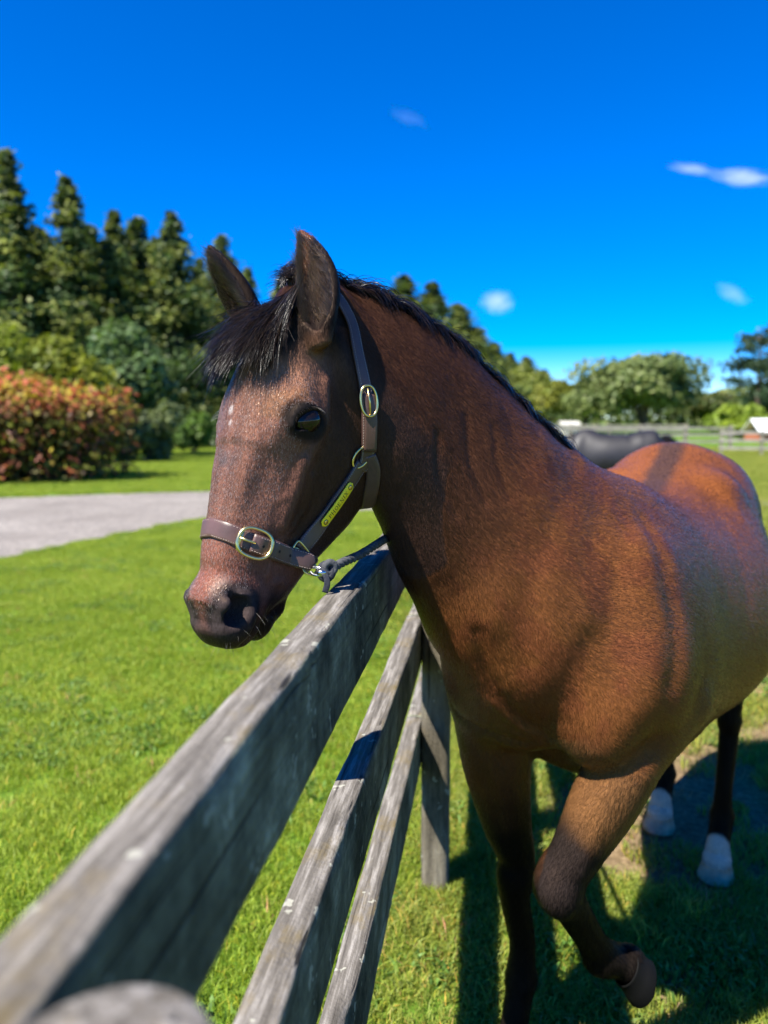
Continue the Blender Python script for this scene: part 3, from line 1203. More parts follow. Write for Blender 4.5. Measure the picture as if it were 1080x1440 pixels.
# ------------------------------------------------------------------ fences
def wood_mat(name, top_cols, side_cols, along_axis=1):
    """weathered timber: grey and lichened where the rain falls, algae-dark on the upright faces."""
    m, nt, b, _o = mat(name)
    tc = nd(nt, 'ShaderNodeTexCoord')
    sc = [26, 26, 26]
    sc[along_axis] = 1.6
    grain = noise_node(nt, 3.2, 8, 0.7, tc.outputs['Object'], tuple(sc))
    sc2 = [11, 11, 11]
    sc2[along_axis] = 4.5 if along_axis == 1 else 3.0
    if along_axis == 1:
        sc2[2] = 3.5
    blot = noise_node(nt, 1.0, 8, 0.72, tc.outputs['Object'], tuple(sc2))
    fine = noise_node(nt, 120, 3, 0.6, tc.outputs['Object'])
    geo = nd(nt, 'ShaderNodeNewGeometry')
    sx = nd(nt, 'ShaderNodeSeparateXYZ')
    nt.links.new(geo.outputs['True Normal'], sx.inputs[0])
    up = ramp(nt, [(0.25, (0, 0, 0)), (0.75, (1, 1, 1))])
    nt.links.new(sx.outputs['Z'], up.inputs[0])
    rt = ramp(nt, [(0.33, top_cols[0]), (0.5, top_cols[1]), (0.66, top_cols[2])])
    nt.links.new(grain.outputs['Fac'], rt.inputs[0])
    rs = ramp(nt, [(0.38, side_cols[0]), (0.52, side_cols[1]), (0.68, side_cols[2])])
    nt.links.new(blot.outputs['Fac'], rs.inputs[0])
    gm = ramp(nt, [(0.3, (0.55, 0.55, 0.55)), (0.7, (1.25, 1.25, 1.25))])
    nt.links.new(grain.outputs['Fac'], gm.inputs[0])
    side = mix_col(nt, 1.0, rs.outputs[0], gm.outputs[0], 'MULTIPLY')
    # ochre algae and pale lichen on the top
    och = ramp(nt, [(0.52, (0, 0, 0)), (0.66, (1, 1, 1))])
    nt.links.new(blot.outputs['Fac'], och.inputs[0])
    om = nd(nt, 'ShaderNodeMath', operation='MULTIPLY')
    nt.links.new(och.outputs[0], om.inputs[0])
    om.inputs[1].default_value = 0.7
    top = mix_col(nt, om.outputs[0], rt.outputs[0], (0.145, 0.105, 0.035))
    col = mix_col(nt, up.outputs[0], side, top)
    vor = noise_node(nt, 17, 3, 0.75, tc.outputs['Object'])
    lich = ramp(nt, [(0.635, (0, 0, 0)), (0.66, (1, 1, 1))])
    nt.links.new(vor.outputs['Fac'], lich.inputs[0])
    lm = nd(nt, 'ShaderNodeMath', operation='MULTIPLY')
    nt.links.new(lich.outputs[0], lm.inputs[0])
    lm.inputs[1].default_value = 0.5
    col = mix_col(nt, lm.outputs[0], col, (0.42, 0.42, 0.34))
    # dark drying cracks along the grain
    sc3 = [70, 70, 70]
    sc3[along_axis] = 1.1
    crk = noise_node(nt, 1.0, 3, 0.5, tc.outputs['Object'], tuple(sc3))
    cr = ramp(nt, [(0.30, (0.15, 0.15, 0.15)), (0.36, (1, 1, 1))])
    nt.links.new(crk.outputs['Fac'], cr.inputs[0])
    col = mix_col(nt, 1.0, col, cr.outputs[0], 'MULTIPLY')
    nt.links.new(col, b.inputs['Base Color'])
    b.inputs['Roughness'].default_value = 0.85
    b.inputs['Specular IOR Level'].default_value = 0.25
    ad = nd(nt, 'ShaderNodeMath', operation='MULTIPLY_ADD')
    nt.links.new(grain.outputs['Fac'], ad.inputs[0])
    ad.inputs[1].default_value = 0.8
    nt.links.new(fine.outputs['Fac'], ad.inputs[2])
    ad2 = nd(nt, 'ShaderNodeMath', operation='ADD')
    nt.links.new(ad.outputs[0], ad2.inputs[0])
    nt.links.new(cr.outputs[0], ad2.inputs[1])
    bump(nt, b, ad2.outputs[0], 0.55, 0.004)
    return m


TOPC = [(0.048, 0.042, 0.034), (0.125, 0.112, 0.096), (0.27, 0.25, 0.225)]
SIDC = [(0.018, 0.022, 0.017), (0.120, 0.125, 0.090), (0.36, 0.37, 0.28)]
m_rail = wood_mat('weathered rail', TOPC, SIDC, 1)
m_post = wood_mat('weathered post', TOPC, [(0.07, 0.060, 0.042), (0.14, 0.12, 0.085), (0.22, 0.20, 0.15)], 2)
m_nail = simple('rusty nail', (0.10, 0.045, 0.025), 0.7, 0.4, nscale=200, namp=0.5)

fence_az = -math.atan(FAZ)
fence = empty('rail_fence', (-0.232 * 1.0, 0.0, 0.0), fence_az)
tag(fence, 'weathered three rail wooden paddock fence running away under the horse neck', 'fence')


def local_obj(name, v, f, m, parent, loc=(0, 0, 0), smooth=False):
    me = bpy.data.meshes.new(name)
    me.from_pydata([tuple(map(float, x)) for x in v], [], [tuple(map(int, q_)) for q_ in f])
    if smooth:
        me.shade_smooth()
    me.update()
    me.materials.append(m)
    o = bpy.data.objects.new(name, me)
    COL.objects.link(o)
    o.parent = parent
    o.location = loc
    return o


def rail_vf(y0, y1, w, h, seed, step=0.012, notch=None):
    """plank with worn, rounded edges; top at z=0, centred on x=0."""
    prof = []
    rr = 0.005
    for cx, cz, a0 in ((w / 2 - rr, -rr, 0), (-w / 2 + rr, -rr, 90), (-w / 2 + rr, -h + rr, 180), (w / 2 - rr, -h + rr, 270)):
        for k in range(3):
            a = math.radians(a0 + 45 * k)
            prof.append((cx + rr * math.cos(a), cz + rr * math.sin(a)))
    # extra points along the broad faces
    P2 = []
    for i in range(len(prof)):
        a, b_ = np.array(prof[i]), np.array(prof[(i + 1) % len(prof)])
        P2.append(a)
        n = int(np.linalg.norm(b_ - a) / 0.015)
        for k in range(1, n):
            P2.append(a + (b_ - a) * k / n)
    P2 = np.array(P2)
    n = len(P2)
    ys = np.arange(y0, y1 + 1e-6, step)
    V = np.zeros((len(ys), n, 3))
    V[:, :, 0] = P2[None, :, 0]
    V[:, :, 2] = P2[None, :, 1]
    V[:, :, 1] = ys[:, None]
    v = V.reshape(-1, 3)
    q = v + seed * 3.7
    d = (fbm(q * [1, 0.18, 1], 60, 3) - 0.5) * 0.0026 + (fbm(q * [1, 0.5, 1], 14, 3) - 0.5) * 0.0045
    ctr = np.column_stack([np.zeros(len(v)), v[:, 1], np.full(len(v), -h / 2)])
    dr = v - ctr
    # push along the face normals only
    nx = np.where(np.abs(v[:, 0]) > w / 2 - 0.004, np.sign(v[:, 0]), 0)
    nz = np.where(v[:, 2] > -0.004, 1, np.where(v[:, 2] < -h + 0.004, -1, 0))
    v[:, 0] += nx * d
    v[:, 2] += nz * d
    edge = (v[:, 2] > -0.012) & (v[:, 0] > w / 2 - 0.012)
    chip = sstep(0.60, 0.75, fbm(q * [0, 1, 0] + 3, 9, 3)) * 0.006
    v[:, 2] -= edge * chip
    v[:, 0] -= edge * chip * 0.7
    v[:, 0] += (fbm(np.column_stack([v[:, 1] * 0, v[:, 1], v[:, 1] * 0]) + seed, 0.9, 2) - 0.5) * 0.012
    if notch:
        for (ny, amp, wd) in notch:
            g = np.exp(-((v[:, 1] - ny) / wd) ** 2) * np.exp(-((v[:, 0] - w / 2) / 0.014) ** 2) * np.exp(-(v[:, 2] / 0.03) ** 2)
            v[:, 2] += g * amp
            v[:, 0] += g * amp * 0.6
    F = []
    for i in range(len(ys) - 1):
        for k in range(n):
            k2 = (k + 1) % n
            F.append((i * n + k, i * n + k2, (i + 1) * n + k2, (i + 1) * n + k))
    F = [q_[::-1] for q_ in F]
    F.append(tuple(range(n)))
    F.append(tuple((len(ys) - 1) * n + k for k in range(n - 1, -1, -1)))
    return v, F


RAILS = [(1.230, 1), (0.885, 2), (0.552, 3)]
POSTY = [-1.72, 0.300, 2.37, 4.40, 6.43, 8.46, 10.5, 12.5]
for zi, (zt, sd) in enumerate(RAILS):
    spans = [(-1.75, 2.40, 0.014), (2.41, 6.45, 0.04), (6.46, 10.5, 0.06), (10.51, 12.53, 0.08)]
    for j, (a, b_, st) in enumerate(spans):
        nt_ = [(0.865, 0.010, 0.016), (0.885, -0.014, 0.010), (0.80, -0.006, 0.05)] if (zi == 0 and j == 0) else [(0.55 + 0.3 * zi, -0.008, 0.04), (1.15, -0.008, 0.03)]
        v, f = rail_vf(a, b_, 0.049, 0.150, sd * 5 + j, st, nt_)
        local_obj('rail', v, f, m_rail, fence, (0, 0, zt), smooth=True)


def post_vf(w, d, h, seed, top_round=0.01, n=28, rnd=0.35):
    V, F = [], []
    zs = list(np.linspace(-0.1, h - 0.012, 26)) + [h - 0.006, h - 0.002, h]
    for zi, z in enumerate(zs):
        ins = 1.0 if z < h - 0.009 else (0.985 if z < h - 0.003 else (0.955 if z < h else 0.90))
        for k in range(n):
            a = 2 * PI * k / n
            c, s = math.cos(a), math.sin(a)
            e = 2 + 6 * (1 - rnd)
            rr = (abs(c) ** e + abs(s) ** e) ** (-1 / e)
            V.append([c * rr * w / 2 * ins, s * rr * d / 2 * ins, z])
    V = np.array(V)
    q = V + seed
    dn = (fbm(q * [1, 1, 0.15], 50, 3) - 0.5) * 0.004 + (fbm(q, 7, 2) - 0.5) * 0.006
    l = np.linalg.norm(V[:, :2], axis=1)[:, None]
    V[:, :2] += V[:, :2] / l * dn[:, None] * (l > 0.01)
    for i in range(len(zs) - 1):
        for k in range(n):
            k2 = (k + 1) % n
            F.append((i * n + k, i * n + k2, (i + 1) * n + k2, (i + 1) * n + k))
    F.append(tuple((len(zs) - 1) * n + k for k in range(n)))
    return V, F


for i, y in enumerate(POSTY):
    rnd = 1.0 if i == 1 else 0.35
    w = 0.098 if i == 1 else 0.090
    h = 1.238 if i == 1 else 1.20
    v, f = post_vf(w, w, h, i * 2.3, rnd=rnd)
    local_obj('post', v, f, m_post, fence, (0.0245 + w / 2 + 0.003, y, 0), smooth=True)
    if i < 4:
        for zt, sd in RAILS:
            for dz in (-0.045, -0.105):
                nv, nf = tube_vf([(-0.0235, 0, 0), (-0.0275, 0, 0)], [0.005, 0.0045], 8)
                local_obj('nail', nv, nf, m_nail, fence, (0, y + 0.012 * (1 if dz < -0.1 else -1), zt + dz))

# far paddock fence
m_far = wood_mat('pale fence timber', [(0.20, 0.18, 0.13), (0.30, 0.27, 0.20), (0.38, 0.34, 0.26)], [(0.16, 0.14, 0.10), (0.25, 0.22, 0.16), (0.33, 0.29, 0.22)], 2)
m_farr = simple('grey fence rail', (0.24, 0.22, 0.18), 0.85, nscale=3, namp=0.3)


def far_fence(x0, x1, y0, y1, spacing, label, h=1.2, rails=(0.35, 0.70, 1.05), w=0.16, rh=0.12):
    L = math.hypot(x1 - x0, y1 - y0)
    e = empty('rail_fence', (x0, y0, 0), math.atan2(y1 - y0, x1 - x0))
    tag(e, label, 'fence')
    n = int(L / spacing)
    v, f = post_vf(w, w, h, 3.3, n=8)
    first = None
    for i in range(n + 1):
        if first is None:
            first = local_obj('post', v, f, m_far, e, (0, 0, 0))
        else:
            o = first.copy()
            COL.objects.link(o)
            o.parent = e
            o.location = (i * spacing, 0, 0)
    for z in rails:
        bv, bf = box_vf((-0.1, -0.03 - w / 2, -rh / 2), (n * spacing + 0.1, -w / 2 - 0.002, rh / 2))
        local_obj('rail', bv, bf, m_farr, e, (0, 0, z))


far_fence(at_px(772, 41), at_px(1030, 41), 41, 41, 2.42, 'pale post and rail fence across the far side of the paddock')
far_fence(at_px(1016, 33), at_px(1300, 33), 33, 31, 1.6, 'lower rail fence behind the horse rump at the right edge', 1.05, (0.3, 0.62, 0.95), 0.12)
far_fence(at_px(640, 60), at_px(990, 60), 60, 60, 3.0, 'distant grey rail fence below the broad rounded tree', 1.2)

# sheds
m_white = simple('white roof sheet', (0.74, 0.75, 0.74), 0.5, nscale=4, namp=0.05)
m_brick = simple('red painted wall', (0.36, 0.11, 0.05), 0.8, nscale=5, namp=0.2)
m_pale = simple('pale shed wall', (0.45, 0.43, 0.38), 0.8, nscale=5, namp=0.1)
m_dark = simple('dark opening', (0.02, 0.02, 0.02), 0.8)


def shed(px, dist, w, d, hw, hr, wall, label, rz=0.0, roof=None):
    loc = (at_px(px, dist), dist, 0)
    e = empty('shed', loc, rz)
    tag(e, label, 'shed')
    v, f = box_vf((-w / 2, -d / 2, 0), (w / 2, d / 2, hw))
    local_obj('wall', v, f, wall, e)
    ov = 0.25
    R = [(-w / 2 - ov, -d / 2 - ov, hw), (w / 2 + ov, -d / 2 - ov, hw), (w / 2 + ov, d / 2 + ov, hw), (-w / 2 - ov, d / 2 + ov, hw), (-w / 2 - ov, 0, hw + hr), (w / 2 + ov, 0, hw + hr)]
    R = R + [(a, b_, c_ - 0.06) for a, b_, c_ in R]
    F = [(0, 1, 5, 4), (2, 3, 4, 5), (6, 10, 11, 7), (8, 11, 10, 9), (0, 6, 7, 1), (2, 8, 9, 3), (0, 4, 10, 6), (4, 3, 9, 10), (1, 7, 11, 5), (5, 11, 8, 2)]
    local_obj('roof', [(a, b_, c_ + 0.063) for a, b_, c_ in R], F, roof or m_white, e)
    v, f = box_vf((-w * 0.2, -d / 2 - 0.02, 0.0), (w * 0.12, -d / 2 + 0.02, hw * 0.85))
    local_obj('door', v, f, m_dark, e)
    return e


shed(1092, 52, 3.0, 2.6, 0.55, 0.95, m_brick, 'low red shed with a white roof at the right edge')
shed(800, 70, 1.3, 2.0, 0.9, 0.4, m_pale, 'small pale roofed shed beyond the paddock above the dark horse', roof=m_pale)

# a dandelion and a dead leaf on the grass
m_dand = simple('dandelion petals', (0.75, 0.55, 0.02), 0.6)
m_stem = simple('flower stem', (0.10, 0.2, 0.04), 0.6)
for (px, py, lab) in ((488, 1360, 'small yellow dandelion in the grass below the lowest rail'),):
    g = PG(px, py, 0.045)
    e = empty('dandelion', (g[0], g[1], 0))
    tag(e, lab, 'flower')
    tv, tf = tube_vf([(g[0], g[1], 0), (g[0], g[1], 0.04)], 0.0015, 6)
    mesh_obj('stem', tv, tf, m_stem, e)
    V, F = [], []
    for ring in range(3):
        for k in range(14):
            a = 2 * PI * (k + ring * 0.3) / 14
            r1 = 0.012 - ring * 0.003
            o = len(V)
            ca, sa = math.cos(a), math.sin(a)
            V += [(g[0] + 0.002 * ca, g[1] + 0.002 * sa, 0.041 + ring * .001), (g[0] + r1 * ca - .0015 * sa, g[1] + r1 * sa + .0015 * ca, 0.045 + ring * .002), (g[0] + r1 * ca + .0015 * sa, g[1] + r1 * sa - .0015 * ca, 0.045 + ring * .002)]
            F.append((o, o + 1, o + 2))
    mesh_obj('petals', V, F, m_dand, e)
# ------------------------------------------------------------------ the bay horse: frames
HH = np.array([-0.559, -0.83, 0.0])
HH /= np.linalg.norm(HH)                        # the way the body faces
HL = np.array([-HH[1], HH[0], 0.0])             # its left
HO = np.array([0.45, 1.62, 0.0])                # ground between the forefeet
HZ = np.array([0, 0, 1.0])


def hp(p, l, z):
    return HO + p * HH + l * HL + z * HZ


HR = np.array([HH, HL, HZ])
# the head
YAW = math.radians(40)
NOD = math.radians(69)
_hd = np.array([-math.sin(YAW), -math.cos(YAW), 0.0])
HA = _hd * math.cos(NOD) - HZ * math.sin(NOD)   # poll to nose
HF = _hd * math.sin(NOD) + HZ * math.cos(NOD)   # out of the face
HS = np.array([math.cos(YAW), -math.sin(YAW), 0.0])   # its left
ROLL = math.radians(0)
POLL = P(405, 409, 1.24)
HSC = 1.06
HEADR = np.array([HA, HF, HS])


def hd(a, f, s):
    return POLL + HSC * (a * HA + f * HF + s * HS)


def head_local(q):
    return (q - POLL) @ HEADR.T / HSC


def rotm(base, ang, axis):
    """rows of base rotated by ang (degrees) about row index axis."""
    b = np.array(base, float)
    i, j = [(1, 2), (2, 0), (0, 1)][axis]
    c, s = math.cos(math.radians(ang)), math.sin(math.radians(ang))
    bi, bj = b[i].copy(), b[j].copy()
    b[i] = c * bi + s * bj
    b[j] = -s * bi + c * bj
    return b


EYE = (0.197, -0.024, 0.0925)
EYE_AX = nrm(-(0.80 * HF + 0.60 * HA))          # along the eye opening, front to back


def eye_frame(sd):
    out = nrm(sd * 0.90 * HS + 0.42 * HF - 0.05 * HA)
    ax = EYE_AX - out * EYE_AX.dot(out)
    ax = nrm(ax)
    return np.array([ax, np.cross(out, ax), out])


def build_head(B):
    def S(Da, Df, Va, Vf, w, e):
        return (hd(Da, Df, 0), hd(Va, Vf, 0), w, e)
    B.loft([
        S(-0.035, -0.03, 0.03, -0.17, 0.062, 0.0),
        S(0.03, 0.010, 0.10, -0.215, 0.074, -0.05),
        S(0.10, 0.030, 0.17, -0.245, 0.081, -0.12),
        S(0.17, 0.036, 0.235, -0.250, 0.085, -0.18),
        S(0.24, 0.030, 0.30, -0.238, 0.080, -0.15),
        S(0.31, 0.022, 0.355, -0.198, 0.072, -0.08),
        S(0.38, 0.014, 0.405, -0.160, 0.062, 0.02),
        S(0.44, 0.010, 0.450, -0.133, 0.057, 0.05),
        S(0.485, 0.002, 0.480, -0.098, 0.053, 0.04),
        S(0.515, -0.014, 0.500, -0.083, 0.043, 0.0),
    ], k=0.03, n=2.35)
    for sd in (1, -1):
        # orbit and brow
        B.blob(hd(0.198, -0.014, sd * 0.088), HEADR, (0.050, 0.040, 0.034), 0.019)
        # hollow above the eye
        B.blob(hd(0.140, 0.012, sd * 0.076), HEADR, (0.024, 0.017, 0.03), -0.012)
        # zygomatic arch
        B.ridge([hd(0.235, -0.055, sd * 0.085), hd(0.19, -0.062, sd * 0.092), hd(0.13, -0.050, sd * 0.085)], 0.012, 0.007)
        # facial crest
        B.ridge([hd(0.255, -0.050, sd * 0.08), hd(0.30, -0.052, sd * 0.072), hd(0.35, -0.054, sd * 0.062)], 0.011, 0.0115)
        B.blob(hd(0.31, -0.010, sd * 0.07), HEADR, (0.05, 0.020, 0.03), -0.006)
        B.blob(hd(0.345, -0.092, sd * 0.065), HEADR, (0.050, 0.024, 0.034), -0.013)
        # masseter
        B.ellipsoid(hd(0.190, -0.160, sd * 0.042), HEADR, (0.10, 0.098, 0.046), k=0.03)
        B.ridge([hd(0.10, -0.225, sd * 0.05), hd(0.17, -0.245, sd * 0.05), hd(0.25, -0.232, sd * 0.05), hd(0.31, -0.198, sd * 0.045)], 0.016, 0.004)
        # muzzle: nostril wing, lips
        B.blob(hd(0.484, -0.018, sd * 0.056), HEADR, (0.036, 0.034, 0.030), 0.012)
        B.blob(hd(0.435, -0.020, sd * 0.060), HEADR, (0.020, 0.03, 0.03), -0.005)
        B.blob(hd(0.33, 0.000, sd * 0.062), HEADR, (0.07, 0.016, 0.028), -0.006)
        B.ridge([hd(0.225, 0.016, sd * 0.070), hd(0.27, 0.004, sd * 0.074), hd(0.31, -0.004, sd * 0.070)], 0.012, 0.0045)
        B.ellipsoid(hd(0.508, -0.050, sd * 0.019), HEADR, (0.034, 0.031, 0.029), k=0.03)
        B.ridge([hd(0.462, -0.058, sd * 0.060), hd(0.495, -0.066, sd * 0.052), hd(0.528, -0.060, sd * 0.036)], 0.006, -0.0045)
        B.ridge([hd(0.500, -0.076, sd * 0.046), hd(0.530, -0.072, sd * 0.030), hd(0.540, -0.066, 0)], 0.007, 0.0035)
        # nasal bones
        B.ridge([hd(0.26, 0.026, sd * 0.036), hd(0.40, 0.012, sd * 0.030)], 0.018, 0.003)
        # vessels on the cheek
        B.ridge([hd(0.27, -0.070, sd * 0.075), hd(0.315, -0.090, sd * 0.065), hd(0.345, -0.078, sd * 0.060), hd(0.390, -0.050, sd * 0.058), hd(0.425, -0.058, sd * 0.056)], 0.0050, 0.0052)
        B.ridge([hd(0.29, -0.060, sd * 0.072), hd(0.32, -0.030, sd * 0.068), hd(0.35, -0.012, sd * 0.060), hd(0.37, 0.000, sd * 0.050)], 0.0042, 0.0030)
        B.ridge([hd(0.36, -0.030, sd * 0.062), hd(0.41, -0.022, sd * 0.058), hd(0.45, -0.030, sd * 0.058)], 0.0042, 0.0028)
        for wk in range(5):
            B.ridge([hd(0.450 + 0.009 * wk, -0.072, sd * 0.056), hd(0.446 + 0.010 * wk, -0.088, sd * 0.054), hd(0.448 + 0.010 * wk, -0.100, sd * 0.048)], 0.0026, -0.0016)
        B.ridge([hd(0.345, -0.078, sd * 0.060), hd(0.37, -0.10, sd * 0.058), hd(0.41, -0.105, sd * 0.052)], 0.0055, 0.002)
    # chin and lower lip
    B.ellipsoid(hd(0.486, -0.108, 0), HEADR, (0.040, 0.022, 0.034), k=0.010)
    B.ellipsoid(hd(0.462, -0.128, 0), HEADR, (0.028, 0.018, 0.028), k=0.02)
    for sd in (1, -1):
        # eye opening with its lids
        RE = eye_frame(sd)
        c = hd(EYE[0], EYE[1], sd * EYE[2])
        B.ellipsoid(c - (RE[1] if RE[1][2] > 0 else -RE[1]) * 0.0015, RE, (0.029, 0.0112, 0.026), k=0.005, kind='s')
        B.ellipsoid(c + RE[0] * -0.022 + (RE[1] if RE[1][2] < 0 else -RE[1]) * 0.006, rotm(RE, 0, 0), (0.012, 0.004, 0.010), k=0.005, kind='s')
        up = RE[1] if RE[1][2] > 0 else -RE[1]
        arc = [c + RE[0] * 0.030 * math.cos(t) + up * 0.0175 * math.sin(t) - RE[2] * 0.004 * abs(math.cos(t)) for t in np.linspace(0.15, PI - 0.1, 7)]
        B.ridge(arc, 0.0065, 0.0055)
        arc = [c + RE[0] * 0.031 * math.cos(t) + up * 0.033 * math.sin(t) for t in np.linspace(0.5, PI - 0.3, 6)]
        B.ridge(arc, 0.0055, -0.003)
        arc = [c + RE[0] * 0.030 * math.cos(t) - up * 0.019 * math.sin(t) for t in np.linspace(0.1, PI - 0.1, 7)]
        B.ridge(arc, 0.006, 0.0025)
        arc = [c + RE[0] * 0.032 * math.cos(t) - up * 0.032 * math.sin(t) for t in np.linspace(0.5, PI - 0.5, 6)]
        B.ridge(arc, 0.0055, -0.002)
        # nostril
        B.ellipsoid(hd(0.488, -0.024, sd * 0.058), rotm(rotm(HEADR, 10, 2), sd * 10, 1), (0.027, 0.0175, 0.034), k=0.006, kind='s')
        B.ellipsoid(hd(0.470, -0.014, sd * 0.058), rotm(rotm(HEADR, -35, 2), sd * 10, 1), (0.018, 0.0095, 0.022), k=0.008, kind='s')
        B.ridge([hd(0.458, -0.036, sd * 0.064), hd(0.462, -0.010, sd * 0.056), hd(0.49, 0.002, sd * 0.045), hd(0.515, -0.008, sd * 0.042)], 0.009, 0.004)
        B.ridge([hd(0.465, -0.050, sd * 0.064), hd(0.505, -0.052, sd * 0.056)], 0.007, 0.004)
        # mouth slit
        B.cone(hd(0.440, -0.088, sd * 0.055), hd(0.535, -0.083, sd * 0.030), 0.0025, 0.006, k=0.006, kind='s')
        B.ridge([hd(0.432, -0.075, sd * 0.056), hd(0.428, -0.09, sd * 0.056), hd(0.436, -0.105, sd * 0.052)], 0.006, 0.003)
    B.ellipsoid(hd(0.53, -0.087, 0), HEADR, (0.030, 0.0045, 0.06), k=0.006, kind='s')
    for sd in (1, -1):
        build_ear(B, sd)


def ear_frame(sd):
    if sd > 0:
        base = hd(0.055, -0.012, 0.074)
        tip = P(420, 322, 1.22)
        face = nrm(np.array([-0.30, -0.95, 0.1]))
        wid = 0.0375
    else:
        base = hd(0.045, -0.010, -0.074)
        tip = P(292, 343, 1.27)
        face = nrm(np.array([-0.75, -0.65, 0.1]))
        wid = 0.040
    ax = nrm(tip - base)
    face = nrm(face - ax * face.dot(ax))
    side = np.cross(ax, face)
    L = np.linalg.norm(tip - base)
    return base, tip, ax, face, side, L, wid


EARIN = {}


def build_ear(B, sd):
    base, tip, ax, face, side, L, wid = ear_frame(sd)
    prof = [(-0.22, 0.40, 0.40), (-0.08, 0.66, 0.70), (0.08, 0.86, 0.80), (0.25, 0.98, 0.80), (0.40, 1.0, 0.72), (0.55, 0.93, 0.60), (0.70, 0.76, 0.46), (0.84, 0.50, 0.33), (0.93, 0.28, 0.22), (0.98, 0.13, 0.13)]
    st = []
    inner = []
    for t, w, dpt in prof:
        curve = side * (0.010 * math.sin(PI * max(t, 0)) * sd)
        c = base + ax * (L * t) + curve - face * 0.008 * math.sin(PI * max(t, 0))
        st.append((c + face * wid * dpt * 0.62, c - face * wid * dpt * 0.62, wid * w * 0.92, 0.0))
    B.loft(st, k=0.03, caplen=0.2)
    for t, w, dpt in prof:
        if t < -0.1:
            continue
        curve = side * (0.010 * math.sin(PI * max(t, 0)) * sd)
        c = base + ax * (L * t) + curve + face * wid * (0.36 * dpt + 0.10)
        fz = min(1.0, (t + 0.16) / 0.26)
        if t > 0.95:
            continue
        inner.append((c + face * wid * dpt * 0.66 * fz, c - face * wid * dpt * 0.62 * fz, max(0.004, (wid * w * 0.92 - 0.0050) * fz), 0.0))
    Bi = Body()
    Bi.loft(inner, k=0.01)
    EARIN[sd] = Bi
    kind, k, fn, lo, hi = Bi.ops[0]
    B.add('s', 0.006, fn, lo, hi)


def build_neck(B):
    B.loft([
        (P(402, 412, 1.27), P(480, 590, 1.26), 0.060, 0.10),
        (P(470, 408, 1.31), P(530, 690, 1.31), 0.066, 0.15),
        (P(548, 432, 1.36), P(570, 780, 1.37), 0.076, 0.20),
        (P(622, 474, 1.43), P(600, 860, 1.42), 0.095, 0.25),
        (P(698, 538, 1.51), P(640, 940, 1.46), 0.125, 0.30),
        (P(782, 618, 1.61), P(700, 1000, 1.50), 0.160, 0.35),
        (P(862, 678, 1.73), P(800, 1010, 1.60), 0.170, 0.40),
        (P(915, 720, 1.84), P(890, 970, 1.75), 0.130, 0.30),
        (P(950, 760, 1.95), P(930, 930, 1.90), 0.070, 0.20),
    ], k=0.07, n=2.0)


def build_torso(B):
    def S(p, zd, zv, w, e, lc=0.0):
        return (hp(p, lc, zd), hp(p, lc, zv), w, e)
    B.loft([
        S(0.17, 1.10, 0.86, 0.13, 0.0),
        S(0.10, 1.20, 0.79, 0.185, 0.1),
        S(0.0, 1.30, 0.760, 0.205, 0.25),
        S(-0.12, 1.350, 0.735, 0.225, 0.30),
        S(-0.30, 1.325, 0.712, 0.250, 0.24, -0.005),
        S(-0.50, 1.310, 0.702, 0.298, 0.26, -0.02),
        S(-0.70, 1.330, 0.725, 0.330, 0.24, -0.045),
        S(-0.88, 1.385, 0.790, 0.305, 0.18, -0.07),
        S(-1.03, 1.420, 0.870, 0.262, 0.10, -0.085),
        S(-1.18, 1.395, 0.930, 0.220, 0.08, -0.09),
        S(-1.29, 1.310, 0.980, 0.165, 0.05, -0.09),
    ], k=0.05, n=2.15)
    # withers
    B.cone(hp(-0.02, 0, 1.30), hp(-0.22, 0, 1.30), 0.045, 0.03, k=0.07)
    for sd in (1, -1):
        # shoulder blade and point of shoulder
        B.ellipsoid(hp(0.0, sd * 0.105, 1.06), rotm(HR, 25, 1), (0.14, 0.085, 0.22), k=0.10)
        B.ellipsoid(hp(0.105, sd * 0.135, 0.965 + (0.03 if sd > 0 else 0)), HR, (0.095, 0.075, 0.10), k=0.09)
        # breast muscle
        B.ellipsoid(hp(0.185, sd * 0.075, 0.93), HR, (0.07, 0.08, 0.10), k=0.04)
        # triceps
        B.ellipsoid(hp(-0.09, sd * 0.155, 0.93 + (0.03 if sd > 0 else 0)), rotm(HR, -30, 1), (0.10, 0.060, 0.15), k=0.06)
        hl = -0.085
        # haunch
        B.ellipsoid(hp(-1.10, hl + sd * 0.125, 1.13), HR, (0.19, 0.125, 0.23), k=0.06)
        # stifle
        B.ellipsoid(hp(-0.93, hl + sd * 0.160, 0.90), rotm(HR, 20, 1), (0.10, 0.075, 0.15), k=0.06)
        # point of hip
        B.ellipsoid(hp(-0.84, hl + sd * 0.17, 1.28), HR, (0.05, 0.040, 0.04), k=0.09)
    # right shoulder pushed forward over the standing leg
    B.ellipsoid(hp(0.16, -0.155, 0.98), HR, (0.11, 0.10, 0.15), k=0.06)
    B.ridge([hp(0.27, 0.0, 1.04), hp(0.26, 0.0, 0.9)], 0.02, -0.012)


